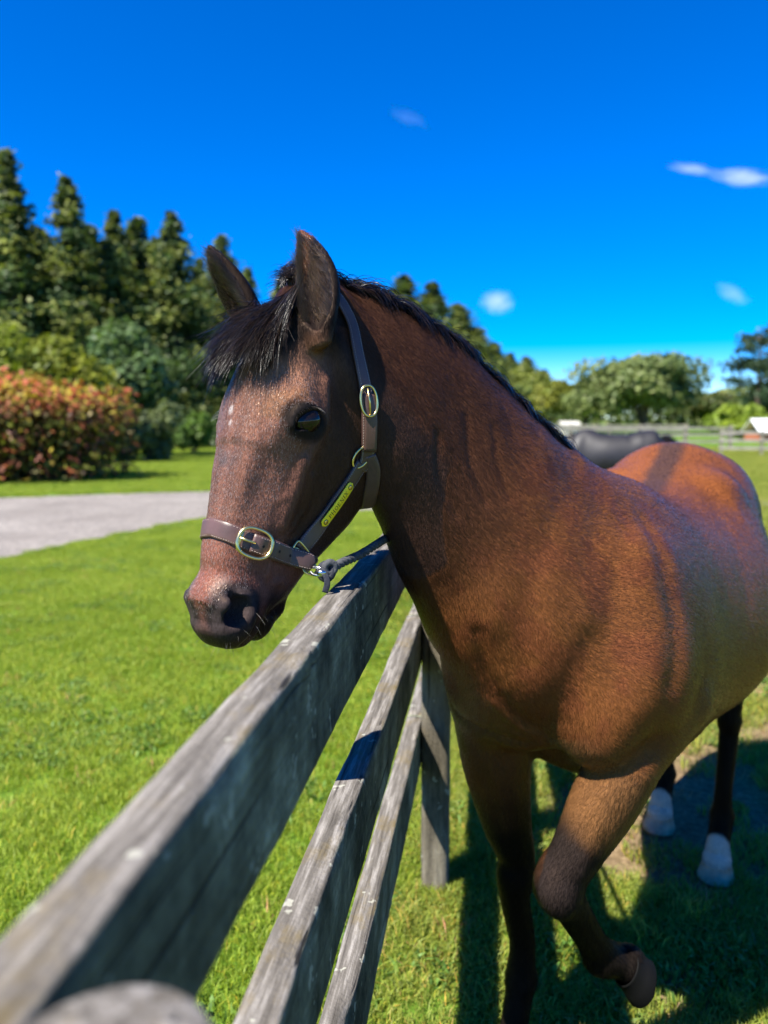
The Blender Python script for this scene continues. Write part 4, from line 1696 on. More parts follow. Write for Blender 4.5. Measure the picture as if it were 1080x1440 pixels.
def build_legs(B):
    # right fore, standing
    kn = RF['knee']
    fe = RF['fetlock']
    co = RF['coronet']
    B.chain([(RF['top'], 0.095), (RF['mid'], 0.074), (RF['low'], 0.054), (kn + HZ * 0.05, 0.041), (kn, 0.038), (kn - HZ * 0.06, 0.033), (fe + HZ * 0.10, 0.029), (fe + HZ * 0.03, 0.032), (fe, 0.036)], k=0.03)
    B.ellipsoid(kn, HR, (0.042, 0.036, 0.050), k=0.02)
    B.chain([(fe, 0.031), (co, 0.031), (co + HH * 0.012 - HZ * 0.02, 0.037)], k=0.015)
    B.ellipsoid(fe - HH * 0.018, HR, (0.022, 0.024, 0.028), k=0.015)
    B.ridge([kn - HH * 0.03 - HZ * 0.05, fe - HH * 0.03 + HZ * 0.04], 0.008, 0.004)
    # left fore, lifted and folded
    E2, K2, F2, C2 = LF['elbow'], LF['knee'], LF['fetlock'], LF['coronet']
    ax = nrm(K2 - E2)
    B.chain([(hp(-0.02, 0.17, 0.92), 0.07), (LF['arm'], 0.068), (E2, 0.067), (E2 + (K2 - E2) * 0.3, 0.063), (E2 + (K2 - E2) * 0.6, 0.052), (E2 + (K2 - E2) * 0.88, 0.044), (K2, 0.042)], k=0.03)
    B.ellipsoid(K2, np.array([ax, nrm(np.cross(ax, HL)), HL]), (0.052, 0.040, 0.042), k=0.025)
    B.chain([(K2, 0.038), (K2 + (F2 - K2) * 0.35, 0.033), (K2 + (F2 - K2) * 0.75, 0.030), (F2, 0.036)], k=0.02)
    B.chain([(F2, 0.034), (C2, 0.033), (C2 + nrm(C2 - F2) * 0.018, 0.038)], k=0.015)
    # hind legs
    for nm in ('LH', 'RH'):
        g = HIND[nm]
        B.chain([(g['hip'], 0.115), (g['stifle'], 0.10), (g['gaskin'], 0.062), (g['hock'] + HZ * 0.05, 0.036)], k=0.04)
        B.cone(g['gaskin'], g['hock'] - HH * 0.045 + HZ * 0.035, 0.035, 0.016, k=0.025)
        B.ellipsoid(g['hock'], HR, (0.046, 0.034, 0.055), k=0.02)
        B.ellipsoid(g['hock'] - HH * 0.042 + HZ * 0.03, HR, (0.022, 0.018, 0.035), k=0.02)
        B.chain([(g['hock'] - HZ * 0.02, 0.034), (g['hock'] - HZ * 0.07, 0.030), (g['fetlock'] + HZ * 0.09, 0.026), (g['fetlock'], 0.034)], k=0.018)
        B.chain([(g['fetlock'], 0.035), (g['coronet'] + HZ * 0.04, 0.035), (g['coronet'], 0.040), (g['coronet'] + HH * 0.01 - HZ * 0.01, 0.043)], k=0.015)
        B.ellipsoid(g['fetlock'] - HH * 0.02, HR, (0.022, 0.025, 0.028), k=0.015)


CREST_PTS = np.array([P(405, 400, 1.262), P(440, 396, 1.285), P(480, 402, 1.315), P(548, 428, 1.36), P(622, 470, 1.43), P(698, 534, 1.51), P(750, 585, 1.57), P(785, 622, 1.62)])
RF = dict(top=hp(0.13, -0.165, 0.90), mid=hp(0.115, -0.165, 0.75), low=hp(0.08, -0.155, 0.60),
          knee=hp(0.045, -0.145, 0.455), fetlock=hp(0.010, -0.140, 0.175), coronet=hp(0.050, -0.140, 0.065))
LF = dict(arm=P(893, 1050, 1.535), elbow=P(872, 1085, 1.52), knee=P(785, 1246, 1.52), fetlock=P(846, 1346, 1.62), coronet=P(873, 1352, 1.63))
_lh = PG(1005, 1236)
_rh = PG(925, 1166)
HIND = {}
for nm, g0, sd in (('LH', _lh, 1), ('RH', _rh, -1)):
    HIND[nm] = dict(hip=hp(-1.08, -0.085 + sd * 0.12, 1.12), stifle=hp(-0.97, -0.085 + sd * 0.15, 0.92),
                    gaskin=g0 * [1, 1, 0] - HH * 0.10 + HZ * 0.72 + HL * sd * 0.0,
                    hock=g0 * [1, 1, 0] - HH * 0.115 + HZ * 0.52,
                    fetlock=g0 * [1, 1, 0] - HH * 0.075 + HZ * 0.185,
                    coronet=g0 * [1, 1, 0] - HH * 0.03 + HZ * 0.07)

HORSE = Body()
build_torso(HORSE)
build_neck(HORSE)
build_legs(HORSE)
build_head(HORSE)


def surf(px, py, near=0.9, far=2.6):
    """the point of the horse seen at (px, py)."""
    o = np.array([0, 0, CAM_H])
    a = P(px, py, 1.0) - o
    L = np.linalg.norm(a)
    a = a / L
    t = near * L
    for _ in range(160):
        d = HORSE.eval((o + a * t)[None])[0]
        if d < 0.0006:
            break
        t += max(d * 0.6, 0.0008) if d < 0.08 else 0.03
        if t > far * L:
            return None
    return o + a * t


def groove(pix, r, amp):
    pts = [surf(*p_) for p_ in pix]
    pts = [p_ for p_ in pts if p_ is not None]
    if len(pts) > 1:
        HORSE.ridge(catmull(pts, 3), r * (1.35 if r > 0.0125 else 1.1), amp * (0.42 if r > 0.0125 else 0.6))


_marks = [
    # jugular groove and the muscle above it
    ([(560, 700), (580, 760), (610, 820)], 0.016, -0.008),
    ([(570, 640), (620, 735), (668, 830), (690, 870)], 0.026, 0.009),
    ([(640, 560), (690, 670), (735, 770)], 0.030, -0.007),
    # front edge of the shoulder blade, its spine, the groove behind the shoulder
    ([(812, 650), (775, 740), (745, 840), (735, 930)], 0.022, -0.008),
    ([(858, 690), (850, 780), (828, 870)], 0.022, 0.009),
    ([(905, 730), (935, 800), (950, 880), (945, 960)], 0.018, -0.014),
    ([(895, 850), (915, 920), (905, 990)], 0.034, 0.010),
    ([(830, 900), (800, 960), (790, 1010)], 0.022, -0.006),
    # breast creases
    ([(672, 890), (688, 950), (722, 1000), (768, 1038)], 0.012, -0.012),
    ([(690, 985), (730, 1020), (775, 1040)], 0.009, 0.006),
    ([(640, 1000), (690, 1030), (740, 1045)], 0.012, -0.006),
    # flank and ribs
    ([(1000, 700), (1030, 760), (1050, 840)], 0.03, -0.006),
    # hip ridge
    ([(985, 672), (1022, 690), (1045, 730)], 0.020, 0.008),
    # forearm muscles and tendons
    ([(838, 1075), (820, 1140), (800, 1200)], 0.013, -0.006),
    ([(862, 1100), (838, 1170), (815, 1230)], 0.012, 0.004),
    ([(672, 1060), (694, 1130), (716, 1200)], 0.012, -0.005),
    ([(724, 1260), (730, 1330), (734, 1390)], 0.007, -0.004),
    ([(806, 1310), (830, 1345), (848, 1372)], 0.007, -0.004),
    # skin folds where the neck bends
    ([(615, 610), (618, 670), (640, 720)], 0.008, -0.0045),
    ([(655, 585), (662, 650), (684, 705)], 0.008, -0.0045),
    ([(694, 600), (700, 655), (718, 700)], 0.008, -0.004),
]
for _m in _marks:
    groove(*_m)
# ------------------------------------------------------------------ the horse: mesh, colours, hair
HV, HFc = surface_nets(HORSE, 0.005)


def axis_param(q, a, b):
    ab = b - a
    return np.clip(((q - a) @ ab) / ab.dot(ab), -0.3, 1.3), np.linalg.norm(np.cross(q - a, nrm(ab)), axis=1)


def coat_info(q):
    """colour, hair direction, hair length and how much hair, for points on the horse."""
    n = len(q)
    hl = head_local(q)
    a, f, s = hl.T
    sa = np.abs(s)
    rel = q - HO
    p, l, z = rel @ HH, rel @ HL, q[:, 2]
    head = sstep(-0.02, 0.03, a + 0.58 * np.minimum(f, 0.03) + 0.0) * (sa < 0.16) * (a < 0.62) * (f > -0.34) * (np.linalg.norm(q - POLL, axis=1) < 0.75) * (z > 1.05)
    big = fbm(q, 5.0, 3)
    mid = fbm(q, 22.0, 3)
    fine = fbm(q, 120.0, 2)
    # ---- body colour
    red = np.array([0.200, 0.063, 0.019])
    gold = np.array([0.190, 0.072, 0.024])
    brown = np.array([0.110, 0.037, 0.016])
    black = np.array([0.009, 0.007, 0.006])
    def lerp(c0, c1, t):
        return c0 * (1 - t[:, None]) + c1 * t[:, None]
    c = np.tile(red, (n, 1))
    low = sstep(0.95, 0.72, z + 0.10 * (big - 0.5)) * (p < 0.05)
    c = lerp(c, gold * 0.9, low * 0.7)
    # shoulder and neck: browner, mottled
    sh = sstep(-0.45, -0.05, p + 0.15 * (big - 0.5))
    c = lerp(c, lerp(np.tile(brown * 1.25, (n, 1)), gold * 0.85, sstep(0.35, 0.65, mid)), sh * 0.75)
    # crest of the neck darker with streaks
    nk = sstep(0.15, 0.40, p) * sstep(1.12, 1.42, z)
    c = lerp(c, brown * 0.75, nk * sstep(0.35, 0.7, mid * 0.5 + big * 0.5) * 0.9)
    cd = np.full(n, 9.0)
    for a_, b_ in zip(CREST_PTS[:-1], CREST_PTS[1:]):
        ab = b_ - a_
        tt = np.clip((q - a_) @ ab / ab.dot(ab), 0, 1)
        cd = np.minimum(cd, np.linalg.norm(q - a_ - tt[:, None] * ab, axis=1))
    c = lerp(c, np.array([0.040, 0.026, 0.020]), sstep(0.085, 0.02, cd + 0.05 * (mid - 0.5)) * 0.85)
    streak = fbm(q * [1.0, 1.0, 0.16] + 31, 34, 2)
    c = lerp(c, brown * 0.45, sstep(0.52, 0.66, streak) * sstep(0.26, 0.10, cd) * sstep(0.05, 0.25, p) * 0.75)
    # dark stripe along the spine
    spine_l = np.interp(p, [-1.3, -1.0, -0.7, -0.5, 0], [-0.09, -0.085, -0.055, -0.03, 0])
    sp = sstep(0.055, 0.02, np.abs(l - spine_l) + 0.02 * (mid - 0.5)) * (z > 1.22) * (p < -0.1)
    c = lerp(c, np.array([0.055, 0.035, 0.030]), sp * 0.85)
    # under the belly and inside: paler tan
    # ---- legs
    rf = sstep(0.80, 0.56, z + 0.08 * (mid - 0.5)) * (p > -0.25) * (l < 0.0) * (z < 0.95)
    c = lerp(c, np.tile(gold * 0.75, (n, 1)), sstep(0.98, 0.86, z) * (p > -0.1) * (l < 0.02) * 0.8)
    c = lerp(c, black, rf)
    t, dist = axis_param(q, LF['elbow'], LF['knee'])
    fore = (z < 0.98) * (p > -0.35) * (l > 0.0) * (q[:, 2] < 0.97) * (dist < 0.16)
    c = lerp(c, np.array([0.170, 0.078, 0.030]), fore * sstep(-0.25, 0.05, t))
    c = lerp(c, np.array([0.024, 0.017, 0.015]), fore * sstep(0.32, 0.68, t + 0.22 * (mid - 0.5)))
    lf_low = (z < 0.62) * (p > -0.4) * (l > 0.0)
    c = lerp(c, np.array([0.009, 0.007, 0.006]), lf_low * sstep(0.60, 0.50, z))
    hind = (p < -0.75) * sstep(0.80, 0.62, z + 0.06 * (mid - 0.5))
    c = lerp(c, black, hind)
    sock = (p < -0.75) * sstep(0.150, 0.125, z + 0.03 * (mid - 0.5) + 0.03 * np.sin(p * 60))
    c = lerp(c, np.array([0.50, 0.46, 0.41]), sock)
    # ---- head
    hb = np.array([0.205, 0.092, 0.064])
    hc = np.tile(hb, (n, 1))
    hc = lerp(hc, np.array([0.290, 0.140, 0.082]), sstep(0.24, 0.10, a) * sstep(-0.08, 0.0, f) * 0.8)         # warm forehead
    hc = lerp(hc, np.array([0.215, 0.078, 0.054]), sstep(0.36, 0.44, a) * 0.8)       # nose reddish
    hc = lerp(hc, np.array([0.10, 0.075, 0.075]), sstep(0.42, 0.58, mid * 0.5 + big * 0.5) * sstep(0.045, 0.02, sa) * sstep(0.20, 0.28, a) * sstep(0.42, 0.36, a) * sstep(-0.02, 0.01, f))
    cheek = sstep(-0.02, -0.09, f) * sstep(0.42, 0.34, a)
    hc = lerp(hc, np.array([0.050, 0.026, 0.018]), cheek * 0.92)  # bay's darker cheek, deepened by shade painted into its colour
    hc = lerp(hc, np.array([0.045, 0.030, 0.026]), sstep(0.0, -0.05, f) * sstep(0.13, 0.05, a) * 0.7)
    # dark streaks down the face
    st = sstep(0.016, 0.004, np.abs(sa - 0.018 - 0.01 * (mid - 0.5))) * sstep(0.06, 0.12, a) * sstep(0.42, 0.33, a) * (f > -0.02)
    hc = lerp(hc, np.array([0.040, 0.030, 0.030]), st * 0.32)
    # muzzle: dark lips and nostril rims
    hc = lerp(hc, np.array([0.22, 0.17, 0.15]), sstep(1.0, 0.5, np.sqrt(((a - 0.462) / 0.035) ** 2 + ((f - 0.004) / 0.02) ** 2 + ((sa - 0.040) / 0.03) ** 2)) * 0.55)
    mz = sstep(0.492, 0.520, a - 0.30 * (f + 0.02) + 0.03 * (mid - 0.5))
    mott = sstep(0.50, 0.62, mid * 0.5 + fbm(q + 3, 70.0, 2) * 0.5)[:, None]
    hc = hc * (1 - mz[:, None] * 0.92) + (np.array([0.026, 0.020, 0.019]) * (1 - mott) + np.array([0.075, 0.048, 0.042]) * mott) * mz[:, None] * 0.92
    nos = np.linalg.norm((np.column_stack([a, f, sa]) - [0.488, -0.024, 0.058]) / [0.042, 0.034, 0.06], axis=1)
    hc = lerp(hc, np.array([0.040, 0.030, 0.030]), sstep(1.32, 0.95, nos))
    lips = sstep(-0.062, -0.080, f) * sstep(0.42, 0.46, a)
    hc = lerp(hc, np.array([0.030, 0.022, 0.020]), lips * 0.85)
    # around the eye
    ce = np.column_stack([a, f, sa]) - [EYE[0] + 0.004, EYE[1], EYE[2]]
    er = np.sqrt((ce[:, 0] / 0.028) ** 2 + (ce[:, 1] / 0.036) ** 2 + (ce[:, 2] / 0.05) ** 2)
    hc = lerp(hc, np.array([0.25, 0.115, 0.055]), sstep(2.0, 1.4, er) * (f > -0.02) * (ce[:, 0] < 0.01) * 0.55)
    hc = lerp(hc, np.array([0.014, 0.012, 0.012]), sstep(1.30, 0.85, er))
    # small white marks
    for (wa, ws, wr) in ((0.118, 0.004, 0.006), (0.205, -0.012, 0.009), (0.225, -0.006, 0.006)):
        w_ = sstep(1.0, 0.3, np.sqrt(((a - wa) / wr) ** 2 + ((s - ws) / (wr * 0.8)) ** 2)) * (f > -0.01)
        hc = lerp(hc, np.array([0.62, 0.54, 0.50]), w_ * 0.75)
    # ears
    ear = np.zeros(n)
    inner = np.zeros(n)
    for sd in (1, -1):
        base, tip, ax, face, side, L, wid = ear_frame(sd)
        tt = (q - base) @ ax / L
        dd = np.linalg.norm(q - base - (tt * L)[:, None] * ax, axis=1)
        m = (tt > -0.42) & (tt < 1.15) & (dd < 0.066) & ((q - base) @ nrm(HS * sd) > -0.035)
        ear = np.maximum(ear, m * (tt > 0.05))
        cc = np.array([0.018, 0.012, 0.010])
        e = np.tile(cc, (n, 1))
        x = (q - base) @ side
        edge = sstep(0.022, 0.034, np.abs(x)) + sstep(0.8, 0.95, tt)
        e = lerp(e, np.array([0.020, 0.015, 0.014]), np.clip(edge, 0, 1) * 0.8)
        mi = np.nonzero(m)[0]
        if len(mi):
            dv = EARIN[sd].eval(q[mi])
            e[mi] = lerp(e[mi], np.array([0.016, 0.011, 0.010]), sstep(0.006, 0.002, dv))
            inner[mi] = np.maximum(inner[mi], sstep(0.006, 0.002, dv))
        me_ = m * sstep(-0.42, -0.05, tt + 0.25 * (mid - 0.5))
        hc = hc * (1 - me_[:, None]) + e * me_[:, None]
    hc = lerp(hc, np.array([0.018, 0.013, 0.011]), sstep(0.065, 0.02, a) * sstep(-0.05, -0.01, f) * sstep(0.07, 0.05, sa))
    hw = np.clip(head, 0, 1)
    hw = np.maximum(hw, ear > 0)
    # head's shadow on the upper neck behind the jaw, painted as dark brown
    neck_shade = sstep(0.42, 0.22, np.linalg.norm(q - hd(0.15, -0.22, 0), axis=1)) * (1 - hw)
    c = lerp(c, np.array([0.060, 0.026, 0.015]), neck_shade * 0.85)
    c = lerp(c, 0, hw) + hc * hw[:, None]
    c *= (0.90 + 0.20 * fine)[:, None]
    # ---- directions
    ndir = np.tile(-HH * 0.9 - HZ * 0.45, (n, 1))
    t_neck = sstep(0.12, 0.45, p) * sstep(0.95, 1.15, z)
    nd_ = nrm(P(790, 800, 1.6) - P(500, 520, 1.28)) * 0.75 - HZ * 0.5
    ndir = ndir * (1 - t_neck[:, None]) + nd_ * t_neck[:, None]
    leg = (z < 0.78)
    ndir = np.where(leg[:, None], -HZ, ndir)
    ndir = np.where((fore * (t > -0.1) * (z > 0.55))[:, None] > 0, nrm(LF['knee'] - LF['elbow']), ndir)
    hdir = np.tile(HA, (n, 1)) - 0.35 * HF * sstep(0, -0.08, f)[:, None] + HS * (np.sign(s) * 0.35 * sstep(0.30, 0.05, a))[:, None]
    for sd in (1, -1):
        base, tip, ax, face, side, L, wid = ear_frame(sd)
        tt = (q - base) @ ax / L
        dd = np.linalg.norm(q - base - (tt * L)[:, None] * ax, axis=1)
        hdir = np.where(((tt > 0.1) & (tt < 1.15) & (dd < 0.062))[:, None], ax, hdir)
    D = ndir * (1 - hw[:, None]) + hdir * hw[:, None]
    jit = np.column_stack([fbm(q + 3, 9, 2), fbm(q + 7, 9, 2), fbm(q + 11, 9, 2)]) - 0.5
    D = D + jit * 0.9
    ln = 0.0080 * (1 - hw) + 0.0042 * hw
    ln = ln * np.where(mz * hw > 0.5, 0.5, 1.0)
    bare = np.clip(sstep(1.0, 0.85, nos) * hw + sstep(1.0, 0.8, er) * hw , 0, 1)
    return np.clip(c, 0.002, 0.9), D, ln, 1 - bare


# coat material for the skin under the hair
m_skin, nt, b, _o = mat('bay coat')
at_ = nd(nt, 'ShaderNodeAttribute', attribute_name='Col')
tc = nd(nt, 'ShaderNodeTexCoord')
n1 = noise_node(nt, 420, 2, 0.5, tc.outputs['Object'], (1, 1, 0.35))
mr = ramp(nt, [(0.25, (0.55, 0.55, 0.55)), (0.75, (1.15, 1.15, 1.15))])
nt.links.new(n1.outputs['Fac'], mr.inputs[0])
nt.links.new(mix_col(nt, 1.0, at_.outputs['Color'], mr.outputs[0], 'MULTIPLY'), b.inputs['Base Color'])
b.inputs['Roughness'].default_value = 0.5
b.inputs['Specular IOR Level'].default_value = 0.08
b.inputs['Specular Tint'].default_value = (1.0, 0.62, 0.36, 1)
bump(nt, b, n1.outputs['Fac'], 0.25, 0.002)

horse_loc = HO.copy()
horse = empty('horse', horse_loc)
tag(horse, 'bay horse in a brown leather halter, head over the wooden rail, one foreleg lifted', 'horse')
h_body = big_mesh('body', HV, HFc, m_skin, horse)
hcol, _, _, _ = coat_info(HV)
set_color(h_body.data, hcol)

# hair material
def hair_mat(name, rough=0.35, ior=1.5):
    m = bpy.data.materials.new(name)
    m.use_nodes = True
    nt = m.node_tree
    nt.nodes.clear()
    out = nt.nodes.new('ShaderNodeOutputMaterial')
    h = nt.nodes.new('ShaderNodeBsdfHairPrincipled')
    h.parametrization = 'COLOR'
    h.inputs['Roughness'].default_value = rough
    h.inputs['Radial Roughness'].default_value = 0.45
    h.inputs['Random Roughness'].default_value = 0.2
    h.inputs['IOR'].default_value = ior
    at = nd(nt, 'ShaderNodeAttribute', attribute_name='Col')
    nt.links.new(at.outputs['Color'], h.inputs['Color'])
    nt.links.new(h.outputs[0], out.inputs[0])
    return m


m_hair = hair_mat('fine hair', 0.32)
m_lock, nt, b, _o = mat('black mane hair')
at_ = nd(nt, 'ShaderNodeAttribute', attribute_name='Col')
an_ = nd(nt, 'ShaderNodeAttribute', attribute_name='grow')
nt.links.new(at_.outputs['Color'], b.inputs['Base Color'])
nt.links.new(an_.outputs['Vector'], b.inputs['Normal'])
b.inputs['Roughness'].default_value = 0.36
b.inputs['Specular IOR Level'].default_value = 0.30
m_coat, nt, b, _o = mat('short bay hair')
at_ = nd(nt, 'ShaderNodeAttribute', attribute_name='Col')
an_ = nd(nt, 'ShaderNodeAttribute', attribute_name='grow')
nt.links.new(at_.outputs['Color'], b.inputs['Base Color'])
nt.links.new(an_.outputs['Vector'], b.inputs['Normal'])
b.inputs['Roughness'].default_value = 0.33
sp_ = nd(nt, 'ShaderNodeSeparateColor')
nt.links.new(at_.outputs['Color'], sp_.inputs[0])
sm_ = nd(nt, 'ShaderNodeMath', operation='MULTIPLY_ADD', use_clamp=True)
nt.links.new(sp_.outputs['Red'], sm_.inputs[0])
sm_.inputs[1].default_value = 2.0
sm_.inputs[2].default_value = 0.03
nt.links.new(sm_.outputs[0], b.inputs['Specular IOR Level'])
b.inputs['Specular Tint'].default_value = (1.0, 0.74, 0.54, 1)
m_mane = hair_mat('long black hair', 0.30, 1.36)


def curves_obj(name, pts, rad, cols, m, parent, up=None):
    """pts: (n, k, 3) world, rad: (n, k), cols: (n, 3)"""
    n, k, _ = pts.shape
    off = world_loc(parent)
    cu = bpy.data.hair_curves.new(name)
    cu.add_curves([k] * n)
    cu.attributes['position'].data.foreach_set('vector', (pts - off).astype(np.float32).ravel())
    ra = cu.attributes.get('radius') or cu.attributes.new('radius', 'FLOAT', 'POINT')
    ra.data.foreach_set('value', rad.astype(np.float32).ravel())
    ca = cu.attributes.new('Col', 'FLOAT_COLOR', 'POINT')
    c4 = np.ones((n, k, 4), np.float32)
    c4[:, :, :3] = cols[:, None, :] if cols.ndim == 2 else cols
    ca.data.foreach_set('color', c4.ravel())
    if up is not None:
        T = np.gradient(pts, axis=1)
        T /= np.linalg.norm(T, axis=2)[:, :, None] + 1e-9
        g = up[:, None, :] - T * np.sum(up[:, None, :] * T, axis=2)[:, :, None]
        g /= np.linalg.norm(g, axis=2)[:, :, None] + 1e-9
        ga = cu.attributes.new('grow', 'FLOAT_VECTOR', 'POINT')
        ga.data.foreach_set('vector', g.astype(np.float32).ravel())
    cu.materials.append(m)
    o = bpy.data.objects.new(name, cu)
    COL.objects.link(o)
    o.parent = parent
    return o


def sample_surface(V, F, n, weight):
    a, b_, c_, d_ = V[F[:, 0]], V[F[:, 1]], V[F[:, 2]], V[F[:, 3]]
    cr = np.cross(c_ - a, d_ - b_)
    ar = np.linalg.norm(cr, axis=1) / 2
    w = ar * weight
    cum = np.cumsum(w)
    i = np.searchsorted(cum, rng.random(n) * cum[-1])
    u, v = rng.random((2, n, 1))
    q = a[i] * (1 - u) * (1 - v) + b_[i] * u * (1 - v) + c_[i] * u * v + d_[i] * (1 - u) * v
    return q, i


h_me = h_body.data
vn = np.empty(len(HV) * 3, np.float32)
h_me.vertices.foreach_get('normal', vn)
vn = vn.reshape(-1, 3).astype(float)
fc = HV[HFc].mean(1)
fn_ = vn[HFc].mean(1)
fn_ /= np.linalg.norm(fn_, axis=1)[:, None] + 1e-9
camp = np.array([0, 0, CAM_H])
tv = camp - fc
dist = np.linalg.norm(tv, axis=1)
facing = np.sum(fn_ * tv, axis=1) / dist
wgt = 1.0 / dist ** 2 * np.where(facing > -0.45, 1.0, 0.12)
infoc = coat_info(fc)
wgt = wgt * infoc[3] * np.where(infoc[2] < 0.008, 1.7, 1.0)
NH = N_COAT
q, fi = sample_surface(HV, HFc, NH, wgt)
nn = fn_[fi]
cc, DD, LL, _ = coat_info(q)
DD = DD - nn * np.sum(DD * nn, axis=1)[:, None]
DD /= np.linalg.norm(DD, axis=1)[:, None] + 1e-9
side_ = np.cross(nn, DD)
LL = LL * (0.7 + 0.6 * rng.random(NH)) * np.clip(0.6 + 0.4 * np.linalg.norm(q - camp, axis=1) / 1.2, 0.9, 1.5)
jj = (rng.random((NH, 1)) - 0.5) * 0.7
dirr = DD + side_ * jj
dirr /= np.linalg.norm(dirr, axis=1)[:, None]
lift = 0.07 + 0.16 * rng.random((NH, 1))
p0 = q - nn * 0.0006
p1 = q + dirr * LL[:, None] * 0.5 + nn * LL[:, None] * lift * 0.8
p2 = q + dirr * LL[:, None] * 0.98 + nn * LL[:, None] * lift * 0.95
pts = np.stack([p0, p1, p2], 1)
r0 = 0.00016 * np.clip(np.linalg.norm(q - camp, axis=1) / 1.15, 1, 2.4)
rad = np.stack([r0, r0 * 0.8, r0 * 0.2], 1)
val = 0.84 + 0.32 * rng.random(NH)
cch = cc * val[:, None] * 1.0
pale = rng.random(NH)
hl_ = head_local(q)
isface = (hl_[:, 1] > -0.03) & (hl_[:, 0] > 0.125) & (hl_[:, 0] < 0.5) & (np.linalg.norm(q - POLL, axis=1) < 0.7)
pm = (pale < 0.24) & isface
cch[pm] = cch[pm] * 0.4 + np.array([0.29, 0.245, 0.23])  # grey hairs among the brown; their pale colour also paints glints
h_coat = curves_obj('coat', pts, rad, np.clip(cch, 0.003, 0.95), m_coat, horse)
# each hair leans, so each catches the light a little differently
gn = nn + side_ * rng.normal(size=(NH, 1)) * 0.13 + dirr * (0.04 + rng.normal(size=(NH, 1)) * 0.13)
gn /= np.linalg.norm(gn, axis=1)[:, None]
ga = h_coat.data.attributes.new('grow', 'FLOAT_VECTOR', 'POINT')
ga.data.foreach_set('vector', np.repeat(gn[:, None, :], 3, axis=1).astype(np.float32).ravel())
h_coat['kind'] = 'stuff'
# ------------------------------------------------------------------ eyes, hooves, mane, forelock, ears' hair, tail
m_eye, nt, b, _o = mat('dark eye')
b.inputs['Base Color'].default_value = (0.010, 0.006, 0.004, 1)
b.inputs['Roughness'].default_value = 0.04
b.inputs['IOR'].default_value = 1.36
b.inputs['Roughness'].default_value = 0.07
m_pupil = simple('pupil', (0.002, 0.002, 0.003), 0.05)
m_hoof = simple('hoof horn', (0.005, 0.005, 0.005), 0.6, spec=0.06)
m_hoof_pale = simple('pale hoof horn', (0.40, 0.25, 0.16), 0.5, nscale=30, namp=0.4, bscale=60, bstr=0.3)


def sphere_vf(c, R, r, nu=32, nv=20):
    V = []
    for j in range(nv + 1):
        th = PI * j / nv
        for i in range(nu):
            ph = 2 * PI * i / nu
            l = np.array([math.sin(th) * math.cos(ph) * r[0], math.sin(th) * math.sin(ph) * r[1], math.cos(th) * r[2]])
            V.append(c + l @ R)
    F = []
    for j in range(nv):
        for i in range(nu):
            k = (i + 1) % nu
            F.append((j * nu + i, (j + 1) * nu + i, (j + 1) * nu + k, j * nu + k))
    return V, F


for sd in (1, -1):
    RE = eye_frame(sd)
    c = hd(EYE[0], EYE[1], sd * EYE[2]) - RE[2] * 0.0185
    v, f = sphere_vf(c, RE, (0.0265, 0.0225, 0.0205))
    e = mesh_obj('eye', v, f, m_eye, horse, origin=c, smooth=True)
    v, f = sphere_vf(c + RE[2] * 0.0145, RE, (0.0105, 0.0062, 0.0060), 20, 12)
    mesh_obj('pupil', v, f, m_pupil, e, smooth=True)


def hoof(name, c, ax, front, r0, r1, h, m):
    """truncated, slightly forward-leaning cone from the coronet."""
    ax = nrm(ax)
    front = nrm(front - ax * np.dot(front, ax))
    sd = np.cross(ax, front)
    V, F = [], []
    rows = [(0.0, r0 * 0.96), (0.02, r0 * 1.03), (0.10, r0), (0.55, (r0 + r1) / 2), (0.93, r1), (1.0, r1 * 0.97), (1.0, r1 * 0.80), (0.90, r1 * 0.74), (0.88, 0.001)]
    n = 28
    for t, r in rows:
        for k in range(n):
            a = 2 * PI * k / n
            fr = math.cos(a)
            rr = r * (1.08 if fr > 0 else 0.90 - 0.10 * (1 if abs(math.sin(a)) < 0.25 else 0))
            ring = 1 + 0.008 * math.sin(t * 40)
            V.append(c + ax * h * t * (1.0 if fr > 0 else 0.92) + front * (rr * fr * ring + t * h * 0.30) + sd * r * math.sin(a) * ring)
    for i in range(len(rows) - 1):
        for k in range(n):
            k2 = (k + 1) % n
            F.append((i * n + k, i * n + k2, (i + 1) * n + k2, (i + 1) * n + k))
    return mesh_obj(name, V, F, m, horse, origin=c, smooth=True)


hoof('hoof', RF['coronet'] - HZ * 0.012, -HZ, HH, 0.041, 0.056, 0.053, m_hoof)
axl = nrm(P(905, 1366, 1.64) - LF['coronet'])
hoof('hoof', LF['coronet'] + axl * 0.012, axl, HZ * -0.3 - HH * 0.2 + np.array([0.3, -0.3, -0.6]), 0.041, 0.053, 0.050, m_hoof)
for nm in ('LH', 'RH'):
    hoof('hoof', HIND[nm]['coronet'] - HZ * 0.012, -HZ, HH, 0.043, 0.058, 0.058, m_hoof_pale)


